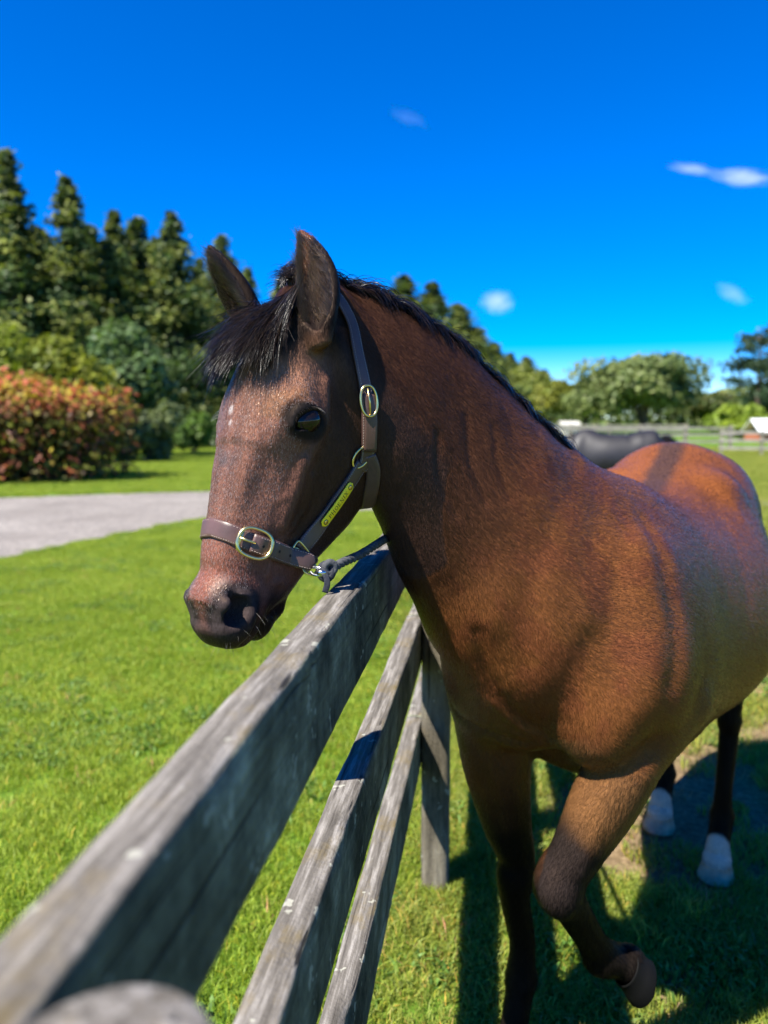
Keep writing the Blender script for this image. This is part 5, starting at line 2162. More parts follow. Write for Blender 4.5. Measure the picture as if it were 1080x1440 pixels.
def strands(roots, dirs, lens, k, grav, curl, rad0, cols, wild=0.15, seed=1, keep_out=None):
    """long hairs growing step by step; dirs are starting directions; grav pulls them down."""
    r = np.random.default_rng(seed)
    n = len(roots)
    P_ = [roots]
    d = dirs / np.linalg.norm(dirs, axis=1)[:, None]
    step = lens / (k - 1)
    for i in range(1, k):
        nz = np.column_stack([fbm(P_[-1] * 1.0 + 5, 35, 2), fbm(P_[-1] + 9, 35, 2), fbm(P_[-1] + 13, 35, 2)]) - 0.5
        d = d + grav * np.array([0, 0, -1.0]) / k + curl * nz / k * 4 + wild * (r.random((n, 3)) - 0.5) / k * 2
        d = d / np.linalg.norm(d, axis=1)[:, None]
        nx = P_[-1] + d * step[:, None]
        if keep_out is not None:
            if i % 4 == 1:
                dd, g = sdf_grad(HORSE, nx)
            else:
                dd = HORSE.eval(nx)
            pen = np.clip(keep_out - dd, 0, 0.03)
            nx = nx + g * pen[:, None]
            d = nx - P_[-1]
            d = d / (np.linalg.norm(d, axis=1)[:, None] + 1e-9)
        P_.append(nx)
    pts = np.stack(P_, 1)
    tt = np.linspace(0, 1, k)
    rad = rad0[:, None] * (1 - 0.75 * tt ** 2)[None]
    return pts, rad


def clump(pts, r, per=30, amt=0.75, tip=0.6):
    n, k, _ = pts.shape
    nc = max(1, n // per)
    cen = r.choice(n, nc, replace=False)
    # nearest guide by root position, in blocks
    near = np.empty(n, int)
    for s0 in range(0, n, 2000):
        d = np.sum((pts[s0:s0 + 2000, None, 0] - pts[cen][None, :, 0]) ** 2, axis=2)
        near[s0:s0 + 2000] = cen[np.argmin(d, axis=1)]
    w = (np.linspace(0, 1, k) ** 0.8)[None, :, None] * amt * (0.5 + 0.5 * r.random((n, 1, 1)))
    return pts * (1 - w) + (pts[near] + (pts[:, :1] - pts[near][:, :1]) * tip * (1 - w)) * w


def black_cols(n, r, base=(0.006, 0.0045, 0.0035), brownish=0.2):
    c = np.tile(np.array(base), (n, 1)) * (0.6 + 1.0 * r.random((n, 1)))
    m = r.random(n) < brownish
    c[m] = c[m] + np.array([0.030, 0.016, 0.010])
    return c


# crest line from the poll to the withers
CREST = catmull(CREST_PTS, 12)
CREST, _g = project(HORSE, CREST, 0.0, 8)
r_ = np.random.default_rng(11)


def along(path, t):
    x = t * (len(path) - 1)
    i = np.clip(x.astype(int), 0, len(path) - 2)
    f = (x - i)[:, None]
    return path[i] * (1 - f) + path[i + 1] * f


nM = 12000
t = r_.random(nM)
base = along(CREST, t)
tang = along(np.gradient(CREST, axis=0), t)
tang /= np.linalg.norm(tang, axis=1)[:, None]
far = np.array([-0.55, 0.83, 0.0])               # the horse's right, away from the camera
root = base + far * ((r_.random((nM, 1)) - 0.55) * 0.038) + tang * 0.004 * r_.normal(size=(nM, 1))
root, g = project(HORSE, root, -0.001, 4)
dirs = g * 1.25 + far * 0.40 + tang * 0.7 + 0.30 * r_.normal(size=(nM, 3))
lens = 0.070 + 0.060 * r_.random(nM)
lens *= np.interp(t, [0, 0.12, 0.2, 0.5, 0.8, 0.93, 1.0], [0.5, 0.5, 0.7, 0.7, 0.75, 1.15, 0.8])
pts, rad = strands(root, dirs, lens, 9, 3.0, 0.8, np.full(nM, 0.00040), None, 0.3, 2, 0.002)
pts = clump(pts, r_, 35, 0.7)
curves_obj('mane', pts, rad, black_cols(nM, r_, brownish=0.3), m_lock, horse, g + far * -0.2 + 0.55 * r_.normal(size=(nM, 3)))['kind'] = 'stuff'

# forelock: from between the ears, blown over the forehead to the horse's right
nF = 9000
u = r_.random(nF)
v = r_.random(nF)
root = np.array([hd(a_, 0.02, s_) for a_, s_ in zip(-0.005 + 0.055 * v, -0.045 + 0.088 * u)])
root, g = project(HORSE, root, -0.001, 5)
fl = nrm(P(300, 515, 1.12) - P(396, 404, 1.22))
dirs = fl[None] * 1.0 + g * (0.06 + 0.16 * r_.random((nF, 1))) + 0.05 * r_.normal(size=(nF, 3)) + HA * (0.20 * (u - 0.5))[:, None]
lens = (0.100 + 0.066 * r_.random(nF)) * (1.02 - 0.22 * u)
pts, rad = strands(root, dirs, lens, 14, 0.85, 0.5, np.full(nF, 0.00024), None, 0.45, 3, 0.003)
pts = clump(pts, r_, 22, 0.6, 0.8)
stray = r_.random(nF) < 0.10
wob = 0.012 * r_.normal(size=(nF, 1, 3)) * (np.linspace(0, 1, pts.shape[1]) ** 1.6)[None, :, None]
pts = pts + wob * np.where(stray, 1.6, 0.25)[:, None, None]
curves_obj('forelock', pts, rad, black_cols(nF, r_, (0.006, 0.0045, 0.0035), 0.3), m_lock, horse, g * 0.9 + HF * 0.3 + 0.55 * r_.normal(size=(nF, 3)))['kind'] = 'stuff'

# hair inside and around the ears
for sd in (1, -1):
    base_, tip_, ax_, face_, side_e, L_, wid_ = ear_frame(sd)
    nE = 2600
    tt = 0.02 + 0.86 * r_.random(nE)
    xx = (r_.random(nE) * 2 - 1)
    wv_ = np.interp(tt, [0, 0.4, 0.7, 1], [0.9, 1, 0.75, 0.1])
    q0 = base_ + ax_ * (L_ * tt)[:, None] + side_e * (xx * wid_ * 0.85 * wv_)[:, None] + face_ * 0.012
    q0, g = project(HORSE, q0, -0.0005, 5)
    dirs = ax_ * 0.9 + face_ * (0.30 + 0.3 * r_.random((nE, 1))) - side_e * (xx * 0.55)[:, None] + 0.2 * r_.normal(size=(nE, 3))
    ln = 0.012 + 0.016 * r_.random(nE)
    ln *= np.where(np.abs(xx) > 0.7, 0.6, 1.0)
    pts, rad = strands(q0, dirs, ln, 5, 0.0, 0.3, np.full(nE, 0.00022), None, 0.2, 5 + sd, None)
    cE = np.where((r_.random(nE) < 0.12 + 0.5 * (xx * sd > 0.1) * (xx * sd < 0.6))[:, None], np.array([[0.055, 0.032, 0.020]]), np.array([[0.012, 0.008, 0.007]])) * (0.6 + 0.8 * r_.random((nE, 1)))
    curves_obj('ear_hair', pts, rad, cE, m_hair, horse)['kind'] = 'stuff'

# whiskers on muzzle and chin, lashes
wr, wd, wl, wc = [], [], [], []
for _ in range(150):
    a_, f_, s_ = 0.47 + 0.08 * random.random(), -0.03 - 0.10 * random.random(), (random.random() * 2 - 1) * 0.06
    wr.append(hd(a_, f_, s_))
    wd.append(HA * 0.6 + HS * (s_ * 12) + np.array([random.gauss(0, .3) for _ in range(3)]))
    wl.append(0.008 + 0.022 * random.random())
    wc.append((0.05, 0.04, 0.035) if random.random() < 0.8 else (0.35, 0.30, 0.26))
for sd in (1, -1):
    RE = eye_frame(sd)
    c = hd(EYE[0], EYE[1], sd * EYE[2])
    up = RE[1] if RE[1][2] > 0 else -RE[1]
    for _ in range(70):
        th = 0.25 + 2.5 * random.random()
        wr.append(c + RE[0] * 0.026 * math.cos(th) + up * 0.016 * math.sin(th) + RE[2] * 0.004)
        wd.append(RE[2] * 1.0 - up * 0.55 + RE[0] * 0.4 * math.cos(th))
        wl.append(0.011 + 0.006 * random.random())
        wc.append((0.02, 0.015, 0.012))
wr = np.array(wr)
wr2, g = project(HORSE, wr, 0.0, 5)
wd = np.array(wd) + g * 1.2
pts, rad = strands(wr2, wd, np.array(wl), 6, 0.5, 0.2, np.full(len(wr), 0.00010), None, 0.2, 9, None)
curves_obj('whiskers', pts, rad, np.array(wc), m_hair, horse)['kind'] = 'stuff'

# tail, hanging behind the haunches
nT = 3000
tb = hp(-1.30, -0.09, 1.30)
root = tb + 0.02 * r_.normal(size=(nT, 3))
dirs = np.tile(-HH * 0.8 - HZ * 0.2, (nT, 1)) + 0.12 * r_.normal(size=(nT, 3))
pts, rad = strands(root, dirs, 0.65 + 0.2 * r_.random(nT), 12, 5.0, 0.6, np.full(nT, 0.0007), None, 0.4, 12, None)
curves_obj('tail', pts, rad, black_cols(nT, r_), m_mane, horse)['kind'] = 'stuff'
# ------------------------------------------------------------------ small clouds
def cloud(name, px, py, dist, sx, sy, sz, dens, label, rot=0.0, seed=0):
    c = P(px, py, dist)
    v, f = sphere_vf(np.zeros(3), np.eye(3), (1, 1, 1), 24, 14)
    me = bpy.data.meshes.new(name)
    me.from_pydata([tuple(x) for x in v], [], f)
    o = bpy.data.objects.new(name, me)
    COL.objects.link(o)
    o.location = V3(c)
    o.scale = (sx, sy, sz)
    o.rotation_euler = (0, rot, 0)
    m = bpy.data.materials.new('cloud vapour')
    m.use_nodes = True
    nt = m.node_tree
    nt.nodes.clear()
    out = nt.nodes.new('ShaderNodeOutputMaterial')
    pv = nt.nodes.new('ShaderNodeVolumePrincipled')
    pv.inputs['Color'].default_value = (0.95, 0.95, 0.97, 1)
    pv.inputs['Anisotropy'].default_value = 0.2
    tc = nd(nt, 'ShaderNodeTexCoord')
    ln = nd(nt, 'ShaderNodeVectorMath', operation='LENGTH')
    nt.links.new(tc.outputs['Object'], ln.inputs[0])
    mp = nd(nt, 'ShaderNodeMapping')
    mp.inputs['Location'].default_value = (seed * 3.1, seed * 1.7, 0)
    nt.links.new(tc.outputs['Object'], mp.inputs['Vector'])
    nz = noise_node(nt, 2.4, 6, 0.65, mp.outputs[0])
    sub = nd(nt, 'ShaderNodeMath', operation='SUBTRACT')
    nt.links.new(nz.outputs['Fac'], sub.inputs[0])
    fall = nd(nt, 'ShaderNodeMath', operation='MULTIPLY')
    nt.links.new(ln.outputs['Value'], fall.inputs[0])
    fall.inputs[1].default_value = 0.62
    nt.links.new(fall.outputs[0], sub.inputs[1])
    mu = nd(nt, 'ShaderNodeMath', operation='MULTIPLY')
    mu.use_clamp = False
    nt.links.new(sub.outputs[0], mu.inputs[0])
    mu.inputs[1].default_value = dens
    mxm = nd(nt, 'ShaderNodeMath', operation='MAXIMUM')
    nt.links.new(mu.outputs[0], mxm.inputs[0])
    mxm.inputs[1].default_value = 0.0
    nt.links.new(mxm.outputs[0], pv.inputs['Density'])
    nt.links.new(pv.outputs[0], out.inputs['Volume'])
    me.materials.append(m)
    tag(o, label, 'cloud', 'small clouds in the blue sky')
    return o


cloud('cloud', 1045, 250, 400, 20, 8, 5.5, 0.24, 'largest white cloud near the right edge of the sky', 0.10, 1)
cloud('cloud', 975, 238, 400, 17, 6, 3.2, 0.22, 'thin trailing wisp left of the largest cloud', 0.15, 6)
cloud('cloud', 699, 425, 400, 12, 8, 8, 0.20, 'small soft cloud above the horse neck', 0.05, 2)
cloud('cloud', 1030, 413, 400, 12, 6, 5.5, 0.12, 'small streak of cloud above the broad rounded tree', 0.5, 3)
cloud('cloud', 575, 166, 400, 14, 6, 5, 0.018, 'faint wisp of cloud high in the middle of the sky', 0.3, 4)
# ------------------------------------------------------------------ the dark horse grazing behind
def grazing_horse():
    B = Body()
    O = np.array([at_px(850, 10.6), 10.6, 0.0])
    fw = nrm(np.array([-1.0, 0.12, 0]))
    lf = np.array([-fw[1], fw[0], 0])
    def w(p, l, z):
        return O + p * fw + l * lf + HZ * z
    def S(p, a, b_, wd, e=0.05):
        return (w(p, 0, a), w(p, 0, b_), wd, e)
    B.loft([S(0.52, 1.12, 0.84, .14), S(0.40, 1.30, 0.74, .20), S(0.25, 1.365, 0.70, .22, .25), S(0.0, 1.31, 0.68, .27), S(-0.3, 1.31, 0.70, .28), S(-0.5, 1.35, 0.80, .26), S(-0.68, 1.34, .92, .23), S(-.80, 1.22, 1.0, .16)], k=0.05)
    B.loft([(w(0.25, 0, 1.34), w(0.45, 0, 0.86), .15, .3), (w(0.60, 0, 1.22), w(0.58, 0, 0.80), .10, .2), (w(0.90, 0, 0.92), w(0.78, 0, 0.62), .075, .2), (w(1.08, 0, 0.62), w(0.93, 0, 0.45), .06, .1)], k=0.06)
    hx = nrm(np.array([0.25, 0, -0.97]))
    ha = fw * 0.15 - HZ * 0.985
    hf = fw * 0.985 + HZ * 0.15
    c0 = w(1.02, 0, 0.62)
    B.loft([(c0 + hf * .03, c0 - hf * .16, .07, -.05), (c0 + ha * .17 + hf * .05, c0 + ha * .2 - hf * .17, .085, -.15), (c0 + ha * .34 + hf * .02, c0 + ha * .34 - hf * .09, .055, 0), (c0 + ha * .50 + hf * .0, c0 + ha * .48 - hf * .09, .05, 0)], k=0.03)
    for s in (1, -1):
        B.chain([(c0 - ha * .02 + lf * s * .05, .03), (c0 - ha * .10 + lf * s * .07 + hf * .02, .022), (c0 - ha * .17 + lf * s * .075 + hf * .03, .006)], k=0.01)
        px_ = 0.38 + 0.05 * s
        B.chain([(w(0.38, .14 * s, .95), .09), (w(px_, .13 * s, .72), .06), (w(px_, .12 * s, .46), .040), (w(px_, .12 * s, .40), .030), (w(px_, .12 * s, .2), .026), (w(px_, .12 * s, .15), .033), (w(px_ + .04, .12 * s, .06), .034)], k=0.03)
        px_ = -0.62 - 0.06 * s
        B.chain([(w(-.55, .13 * s, 1.08), .13), (w(-.50, .15 * s, .88), .10), (w(-.60, .13 * s, .70), .06), (w(px_ - .04, .12 * s, .50), .042), (w(px_, .12 * s, .38), .030), (w(px_, .12 * s, .22), .028), (w(px_ + .01, .12 * s, .16), .034), (w(px_ + .05, .12 * s, .06), .036)], k=0.03)
    V, F = surface_nets(B, 0.016)
    m = simple('black coat', (0.010, 0.009, 0.011), 0.55, nscale=9, namp=0.4)
    e = empty('horse', O)
    tag(e, 'dark horse grazing in the paddock behind the bay horse', 'horse')
    big_mesh('body', V, F, m, e)
    mh = simple('dark hoof', (0.04, 0.03, 0.03), 0.5)
    for s in (1, -1):
        for px_ in (0.42 + .05 * s, -0.57 - .06 * s):
            tv, tf = tube_vf([w(px_ + .01, .12 * s, .06), w(px_ + .02, .12 * s, 0.0)], [.042, .055], 14)
            mesh_obj('hoof', tv, tf, mh, e, smooth=True)
    r = np.random.default_rng(77)
    n = 1500
    t = r.random(n)
    cr = catmull([w(1.0, 0, .70), w(0.88, 0, .94), w(.60, 0, 1.22), w(.30, 0, 1.35)], 8)
    root = along(cr, t)
    pts, rad = strands(root, np.tile(fw * .3 + lf * .8, (n, 1)) + .2 * r.normal(size=(n, 3)), .10 + .08 * r.random(n), 6, 3.5, .5, np.full(n, .0012), None, .3, 5, None)
    curves_obj('mane', pts, rad, black_cols(n, r), m_mane, e)['kind'] = 'stuff'
    n = 1200
    root = w(-.80, 0, 1.25) + .02 * r.normal(size=(n, 3))
    pts, rad = strands(root, np.tile(-fw * .8, (n, 1)) + .12 * r.normal(size=(n, 3)), .7 + .2 * r.random(n), 10, 6, .5, np.full(n, .0016), None, .3, 6, None)
    curves_obj('tail', pts, rad, black_cols(n, r), m_mane, e)['kind'] = 'stuff'


grazing_horse()
# ------------------------------------------------------------------ halter and lead rope
m_leather, nt, b, _o = mat('brown leather')
tc = nd(nt, 'ShaderNodeTexCoord')
n1 = noise_node(nt, 22, 5, 0.6, tc.outputs['Object'])
r1 = ramp(nt, [(0.3, (0.060, 0.031, 0.025)), (0.7, (0.105, 0.055, 0.046))])
nt.links.new(n1.outputs['Fac'], r1.inputs[0])
nt.links.new(r1.outputs[0], b.inputs['Base Color'])
b.inputs['Roughness'].default_value = 0.42
b.inputs['Specular IOR Level'].default_value = 0.5
n2 = noise_node(nt, 420, 3, 0.6, tc.outputs['Object'])
bump(nt, b, n2.outputs['Fac'], 0.25, 0.001)
m_stitch = simple('pale thread', (0.42, 0.33, 0.28), 0.8)
m_brass = simple('brass', (0.78, 0.60, 0.26), 0.28, 1.0, nscale=60, namp=0.12)
m_plate = simple('yellow brass plate', (0.95, 0.70, 0.02), 0.40, 0.0, nscale=90, namp=0.06)
m_ink = simple('engraved letters', (0.035, 0.025, 0.01), 0.6)
m_hole = simple('punched hole', (0.006, 0.005, 0.005), 0.9)
m_steel = simple('steel clip', (0.55, 0.56, 0.58), 0.25, 1.0)

halter = empty('halter', POLL)
tag(halter, 'brown leather halter with brass buckles and a yellow name plate on the bay horse', 'halter')


def lay(pts_local, off=0.004, sub=8):
    """curve laid on the head through head-local points; returns points and outward normals."""
    q = catmull([hd(*p) for p in pts_local], sub)
    q2, g = project(HORSE, q, off, 5)
    for _ in range(3):                       # taut strap: bridge the hollows
        sm = q2.copy()
        sm[1:-1] = (q2[:-2] + q2[1:-1] * 2 + q2[2:]) / 4
        d, g2 = sdf_grad(HORSE, sm, 0.004)
        sm = sm + g2 * np.clip(off - d, 0, 0.02)[:, None]
        q2 = sm
        gs = g2.copy()
        gs[1:-1] = (g2[:-2] + g2[1:-1] + g2[2:])
        g = gs / np.linalg.norm(gs, axis=1)[:, None]
    return q2, g


def strap_vf(q, g, w, th, taper_end=False, closed=False):
    n = len(q)
    T = np.gradient(q, axis=0)
    if closed:
        T = np.roll(q, -1, 0) - np.roll(q, 1, 0)
    T /= np.linalg.norm(T, axis=1)[:, None]
    S = np.cross(T, g)
    S /= np.linalg.norm(S, axis=1)[:, None]
    G = np.cross(S, T)
    prof = [(-.5, -.5), (-.5, .2), (-.46, .5), (-.30, .62), (0, .66), (.30, .62), (.46, .5), (.5, .2), (.5, -.5)]
    W = np.full(n, w)
    if taper_end:
        L = np.concatenate([[0], np.cumsum(np.linalg.norm(np.diff(q, axis=0), axis=1))])
        dd = L[-1] - L
        W = np.where(dd < w * 0.5, 2 * np.sqrt(np.clip((w / 2) ** 2 - (w / 2 - dd) ** 2, 1e-7, None)), w)
    V, F = [], []
    m = len(prof)
    for i in range(n):
        for a, b_ in prof:
            V.append(q[i] + S[i] * a * W[i] + G[i] * b_ * th)
    N = n if closed else n - 1
    for i in range(N):
        j = (i + 1) % n
        for k in range(m):
            k2 = (k + 1) % m
            F.append((i * m + k, i * m + k2, j * m + k2, j * m + k))
    if not closed:
        F.append(tuple(range(m - 1, -1, -1)))
        F.append(tuple((n - 1) * m + k for k in range(m)))
    return V, F, S, G, T, W


def stitches(name, q, S, G, T, W, th, parent, inset=0.0028, gap=0.0042):
    L = np.concatenate([[0], np.cumsum(np.linalg.norm(np.diff(q, axis=0), axis=1))])
    V, F = [], []
    for s in np.arange(0.004, L[-1] - 0.004, gap):
        i = int(np.searchsorted(L, s) - 1)
        i = max(0, min(i, len(q) - 2))
        f = (s - L[i]) / (L[i + 1] - L[i])
        for sg in (-1, 1):
            if W[i] < 0.012:
                continue
            c = q[i] * (1 - f) + q[i + 1] * f + S[i] * sg * (W[i] / 2 - inset) + G[i] * th * 0.60
            o = len(V)
            a, b_, n_ = T[i] * 0.0012, S[i] * 0.00035, G[i] * 0.0004
            V += [c - a - b_, c + a - b_, c + a + b_, c - a + b_, c - a * .6 + n_, c + a * .6 + n_]
            F += [(o, o + 1, o + 5, o + 4), (o + 2, o + 3, o + 4, o + 5), (o, o + 4, o + 3), (o + 1, o + 2, o + 5)]
    st = mesh_obj(name, V, F, m_stitch, parent)
    st['kind'] = 'stuff'


def ring(name, c, ex, ey, rx, ry, tr, m, parent, power=2.6, n=40):
    path = []
    for k in range(n):
        a = 2 * PI * k / n
        ca, sa = math.cos(a), math.sin(a)
        r = (abs(ca) ** power + abs(sa) ** power) ** (-1 / power)
        path.append(c + ex * rx * ca * r + ey * ry * sa * r)
    v, f = tube_vf(path, tr, 10, closed=True, upv=np.cross(ex, ey))
    return mesh_obj(name, v, f, m, parent, smooth=True)


TH = 0.0042
# noseband, all the way round
nose_l = [(.379, .018, 0), (.383, .010, .036), (.388, -.016, .056), (.390, -.065, .066), (.389, -.112, .060), (.387, -.150, .034), (.386, -.162, 0)]
full = nose_l + [(a, f, -s) for a, f, s in nose_l[-2:0:-1]]
q, g = lay(full + [full[0]], 0.0030, 8)
q, g = q[:-1], g[:-1]
v, f, S_, G_, T_, W_ = strap_vf(q, g, 0.029, TH, closed=True)
nb = mesh_obj('noseband', v, f, m_leather, halter, smooth=True)
stitches('stitching', q, S_, G_, T_, W_, TH, nb)
# the tongue of the noseband beyond the buckle
q2, g2 = lay([(.388, -.012, .056), (.389, -.045, .064), (.390, -.085, .066)], 0.0085, 8)
tipw = P(443, 792, 1.215)
ext = catmull([q2[-1], q2[-1] * 0.45 + tipw * 0.55 + g2[-1] * 0.002, tipw], 8)
q2 = np.vstack([q2, ext[1:]])
g2 = np.vstack([g2, np.tile(g2[-1] * 0.9 + np.array([0.1, -0.3, 0]), (len(ext) - 1, 1))])
g2 /= np.linalg.norm(g2, axis=1)[:, None]
v, f, S2, G2, T2, W2 = strap_vf(q2, g2, 0.0285, TH, taper_end=True)
tg = mesh_obj('strap_end', v, f, m_leather, halter, smooth=True)
stitches('stitching', q2, S2, G2, T2, W2, TH, tg)
L2 = np.concatenate([[0], np.cumsum(np.linalg.norm(np.diff(q2, axis=0), axis=1))])
for s in (0.016, 0.045, 0.072):
    i = int(np.searchsorted(L2, s))
    i = min(i, len(q2) - 1)
    c = q2[i] + G2[i] * TH * 0.68
    hv, hf = tube_vf([c - G2[i] * .0006, c + G2[i] * 0.0004], 0.0022, 12)
    mesh_obj('hole', hv, hf, m_hole, tg)
# noseband buckle
i = int(np.argmin(np.linalg.norm(q - project(HORSE, hd(.388, -.014, .056)[None], .003)[0][0], axis=1)))
bc = q[i] + G_[i] * 0.0075
bk = ring('buckle', bc, T_[i], S_[i], 0.0265, 0.0215, 0.0029, m_brass, halter)
pv, pf = tube_vf([bc - T_[i] * 0.0265 - S_[i] * 0.000, bc - T_[i] * 0.010 + G_[i] * 0.003, bc + T_[i] * 0.0 + G_[i] * 0.0028], [0.0022, 0.0022, 0.0018], 8)
mesh_obj('prong', pv, pf, m_brass, bk, smooth=True)
# the buckle tongue points towards the front: bar across it
bv, bf = tube_vf([bc - T_[i] * 0.0225 - S_[i] * 0.019, bc - T_[i] * 0.0225 + S_[i] * 0.019], 0.0020, 8)
mesh_obj('bar', bv, bf, m_brass, bk, smooth=True)

for sd in (1, -1):
    # cheek strap with the plate
    ch = [(.377, -.104, .062), (.336, -.122, .068), (.292, -.138, .074), (.250, -.150, .083), (.222, -.157, .090)]
    q, g = lay([(a, f_, sd * s) for a, f_, s in ch], 0.0040, 10)
    v, f, S_, G_, T_, W_ = strap_vf(q, g, 0.0275, TH)
    cs = mesh_obj('cheek_strap', v, f, m_leather, halter, smooth=True)
    stitches('stitching', q, S_, G_, T_, W_, TH, cs)
    v, f, S3, G3, T3, W3 = strap_vf(q - g * 0.0034, g, 0.0255, 0.003)
    mesh_obj('strap_lining', v, f, m_leather, halter, smooth=True)
    qc, gc, Sc, Gc, Tc = q, g, S_, G_, T_
    # crown strap up behind the ear and throat strap under the jaw
    cr = [(.232, -.160, .088), (.209, -.158, .096), (.171, -.137, .104), (.134, -.117, .105), (.093, -.098, .098), (.060, -.086, .088), (.022, -.076, .068), (-.008, -.052, .036), (-.016, -.040, 0)]
    q, g = lay([(a, f_, sd * s) for a, f_, s in cr], 0.0040, 8)
    v, f, S_, G_, T_, W_ = strap_vf(q, g, 0.0225, TH)
    cw = mesh_obj('crown_strap', v, f, m_leather, halter, smooth=True)
    stitches('stitching', q, S_, G_, T_, W_, TH, cw)
    i = int(np.argmin(np.linalg.norm(q - hd(.136, -.117, sd * .105), axis=1)))
    bc = q[i] + G_[i] * 0.006
    bk2 = ring('buckle', bc, T_[i], S_[i], 0.0245, 0.0145, 0.0021, m_brass, halter, 2.3)
    pv, pf = tube_vf([bc + T_[i] * 0.0225 * -1, bc + G_[i] * 0.003, bc + T_[i] * 0.020 + G_[i] * 0.001], [0.0016, 0.0016, 0.0013], 8)
    mesh_obj('prong', pv, pf, m_brass, bk2, smooth=True)
    # doubled strap below the buckle
    k0 = max(0, i - 14)
    v, f, *_r = strap_vf(q[k0:i + 3] + G_[k0:i + 3] * 0.0040 + S_[k0:i + 3] * 0.003, g[k0:i + 3], 0.0205, 0.0032)
    mesh_obj('strap_end', v, f, m_leather, halter, smooth=True)
    th = [(.205, -.160, .096), (.222, -.180, .096), (.246, -.205, .080), (.262, -.232, .050), (.272, -.248, .0)]
    q, g = lay([(a, f_, sd * s) for a, f_, s in th], 0.0045, 8)
    v, f, S4, G4, T4, W4 = strap_vf(q, g, 0.024, TH)
    mesh_obj('throat_strap', v, f, m_leather, halter, smooth=True)
    # brass rings
    c, gg = project(HORSE, hd(.214, -.148, sd * .095)[None], 0.006)
    ring('ring', c[0], nrm(T3[-1]), nrm(np.cross(gg[0], T3[-1])), 0.020, 0.013, 0.0019, m_brass, halter, 2.0)
    c = qc[0] + Gc[0] * 0.003
    ring('square_ring', c - Tc[0] * 0.001, Tc[0], Sc[0], 0.0085, 0.018, 0.0020, m_brass, halter, 5.0)
    ring('ring', c - Tc[0] * 0.014 - Gc[0] * 0.002, Tc[0], Sc[0], 0.012, 0.016, 0.0020, m_brass, halter, 2.4)
    if sd == 1:
        PLQ, PLG, PLS, PLT = qc, Gc, Sc, Tc
# chin strap end and ring below the jaw
cring = P(436, 800, 1.225)
ring('chin_ring', cring, nrm(np.array([1, 0.2, -0.3])), nrm(np.array([0.2, 0.5, 1])), 0.011, 0.009, 0.0020, m_brass, halter, 2.0)

# name plate
i0 = int(np.argmin(np.linalg.norm(PLQ - hd(.336, -.122, .068), axis=1)))
i1 = int(np.argmin(np.linalg.norm(PLQ - hd(.252, -.150, .083), axis=1)))
pa, pb = PLQ[i0], PLQ[i1]
im = (i0 + i1) // 2
ex = nrm(pb - pa)
ez = nrm(PLG[im] - ex * PLG[im].dot(ex))
ey = np.cross(ez, ex)
pc = (pa + pb) / 2 + ez * 0.0062
PLEN, PWID = 0.088, 0.0175
outline = []
for k in range(13):
    a = -PI / 2 + PI * k / 12
    outline.append((PLEN / 2 - PWID / 2 + PWID / 2 * math.cos(a), PWID / 2 * math.sin(a)))
for k in range(13):
    a = PI / 2 + PI * k / 12
    outline.append((-PLEN / 2 + PWID / 2 + PWID / 2 * math.cos(a), PWID / 2 * math.sin(a)))


def plate_pt(u, v_, h):
    bow = -0.0022 * (2 * u / PLEN) ** 2
    return pc + ex * u + ey * v_ + ez * (h + bow)


def grid_plate(ol, h0, h1):
    n = len(ol)
    V = [plate_pt(u, v_, h0) for u, v_ in ol] + [plate_pt(u, v_, h1) for u, v_ in ol]
    F = [tuple(range(n, 2 * n)), tuple(range(n - 1, -1, -1))] + [(k, (k + 1) % n, n + (k + 1) % n, n + k) for k in range(n)]
    return V, F


# two halves so that the plate follows the bow
us = np.linspace(-PLEN / 2, PLEN / 2, 25)
V, F = [], []
for u in us:
    hw = PWID / 2
    e = abs(u) - (PLEN / 2 - PWID / 2)
    if e > 0:
        hw = math.sqrt(max(1e-8, (PWID / 2) ** 2 - e ** 2))
    for v_, h in ((-hw, -.0006), (-hw, .0004), (-hw * .94, .0009), (0, .0010), (hw * .94, .0009), (hw, .0004), (hw, -.0006)):
        V.append(plate_pt(u, v_, h))
for i in range(len(us) - 1):
    for k in range(7):
        k2 = (k + 1) % 7
        F.append((i * 7 + k, (i + 1) * 7 + k, (i + 1) * 7 + k2, i * 7 + k2))
plate = mesh_obj('name_plate', V, F, m_plate, halter, smooth=True)
for s in (-1, 1):
    c = plate_pt(s * (PLEN / 2 - PWID / 2), 0, 0.0010)
    rv, rf = tube_vf([c, c + ez * .0008, c + ez * .0012], [.0042, .0040, .0024], 16)
    rvt = mesh_obj('rivet', rv, rf, m_brass, plate, smooth=True)
    ring('rivet_rim', c + ez * 0.0006, ex, ey, 0.0040, 0.0040, 0.0005, m_ink, rvt, 2.0, 20)

# serif letters from strokes, one unit high
def stroke(a, b_, w):
    a, b_ = np.array(a, float), np.array(b_, float)
    d = nrm(b_ - a) if np.linalg.norm(b_ - a) > 0 else np.array([1., 0])
    n_ = np.array([-d[1], d[0]]) * w / 2
    return [a - n_, b_ - n_, b_ + n_, a + n_]


TK, TN, SR = 0.15, 0.075, 0.10
def vert(x, sr=True):
    o = [stroke((x, 0), (x, 1), TK)]
    if sr:
        o += [stroke((x - .17, .03), (x + .17, .03), .06), stroke((x - .17, .97), (x + .17, .97), .06)]
    return o


def arc(cx, cy, rx, ry, a0, a1, n=10):
    p = [(cx + rx * math.cos(math.radians(a0 + (a1 - a0) * k / n)), cy + ry * math.sin(math.radians(a0 + (a1 - a0) * k / n)), a0 + (a1 - a0) * k / n) for k in range(n + 1)]
    out = []
    for k in range(n):
        w = TN + (TK - TN) * abs(math.cos(math.radians((p[k][2] + p[k + 1][2]) / 2)))
        out.append(stroke(p[k][:2], p[k + 1][:2], w))
    return out


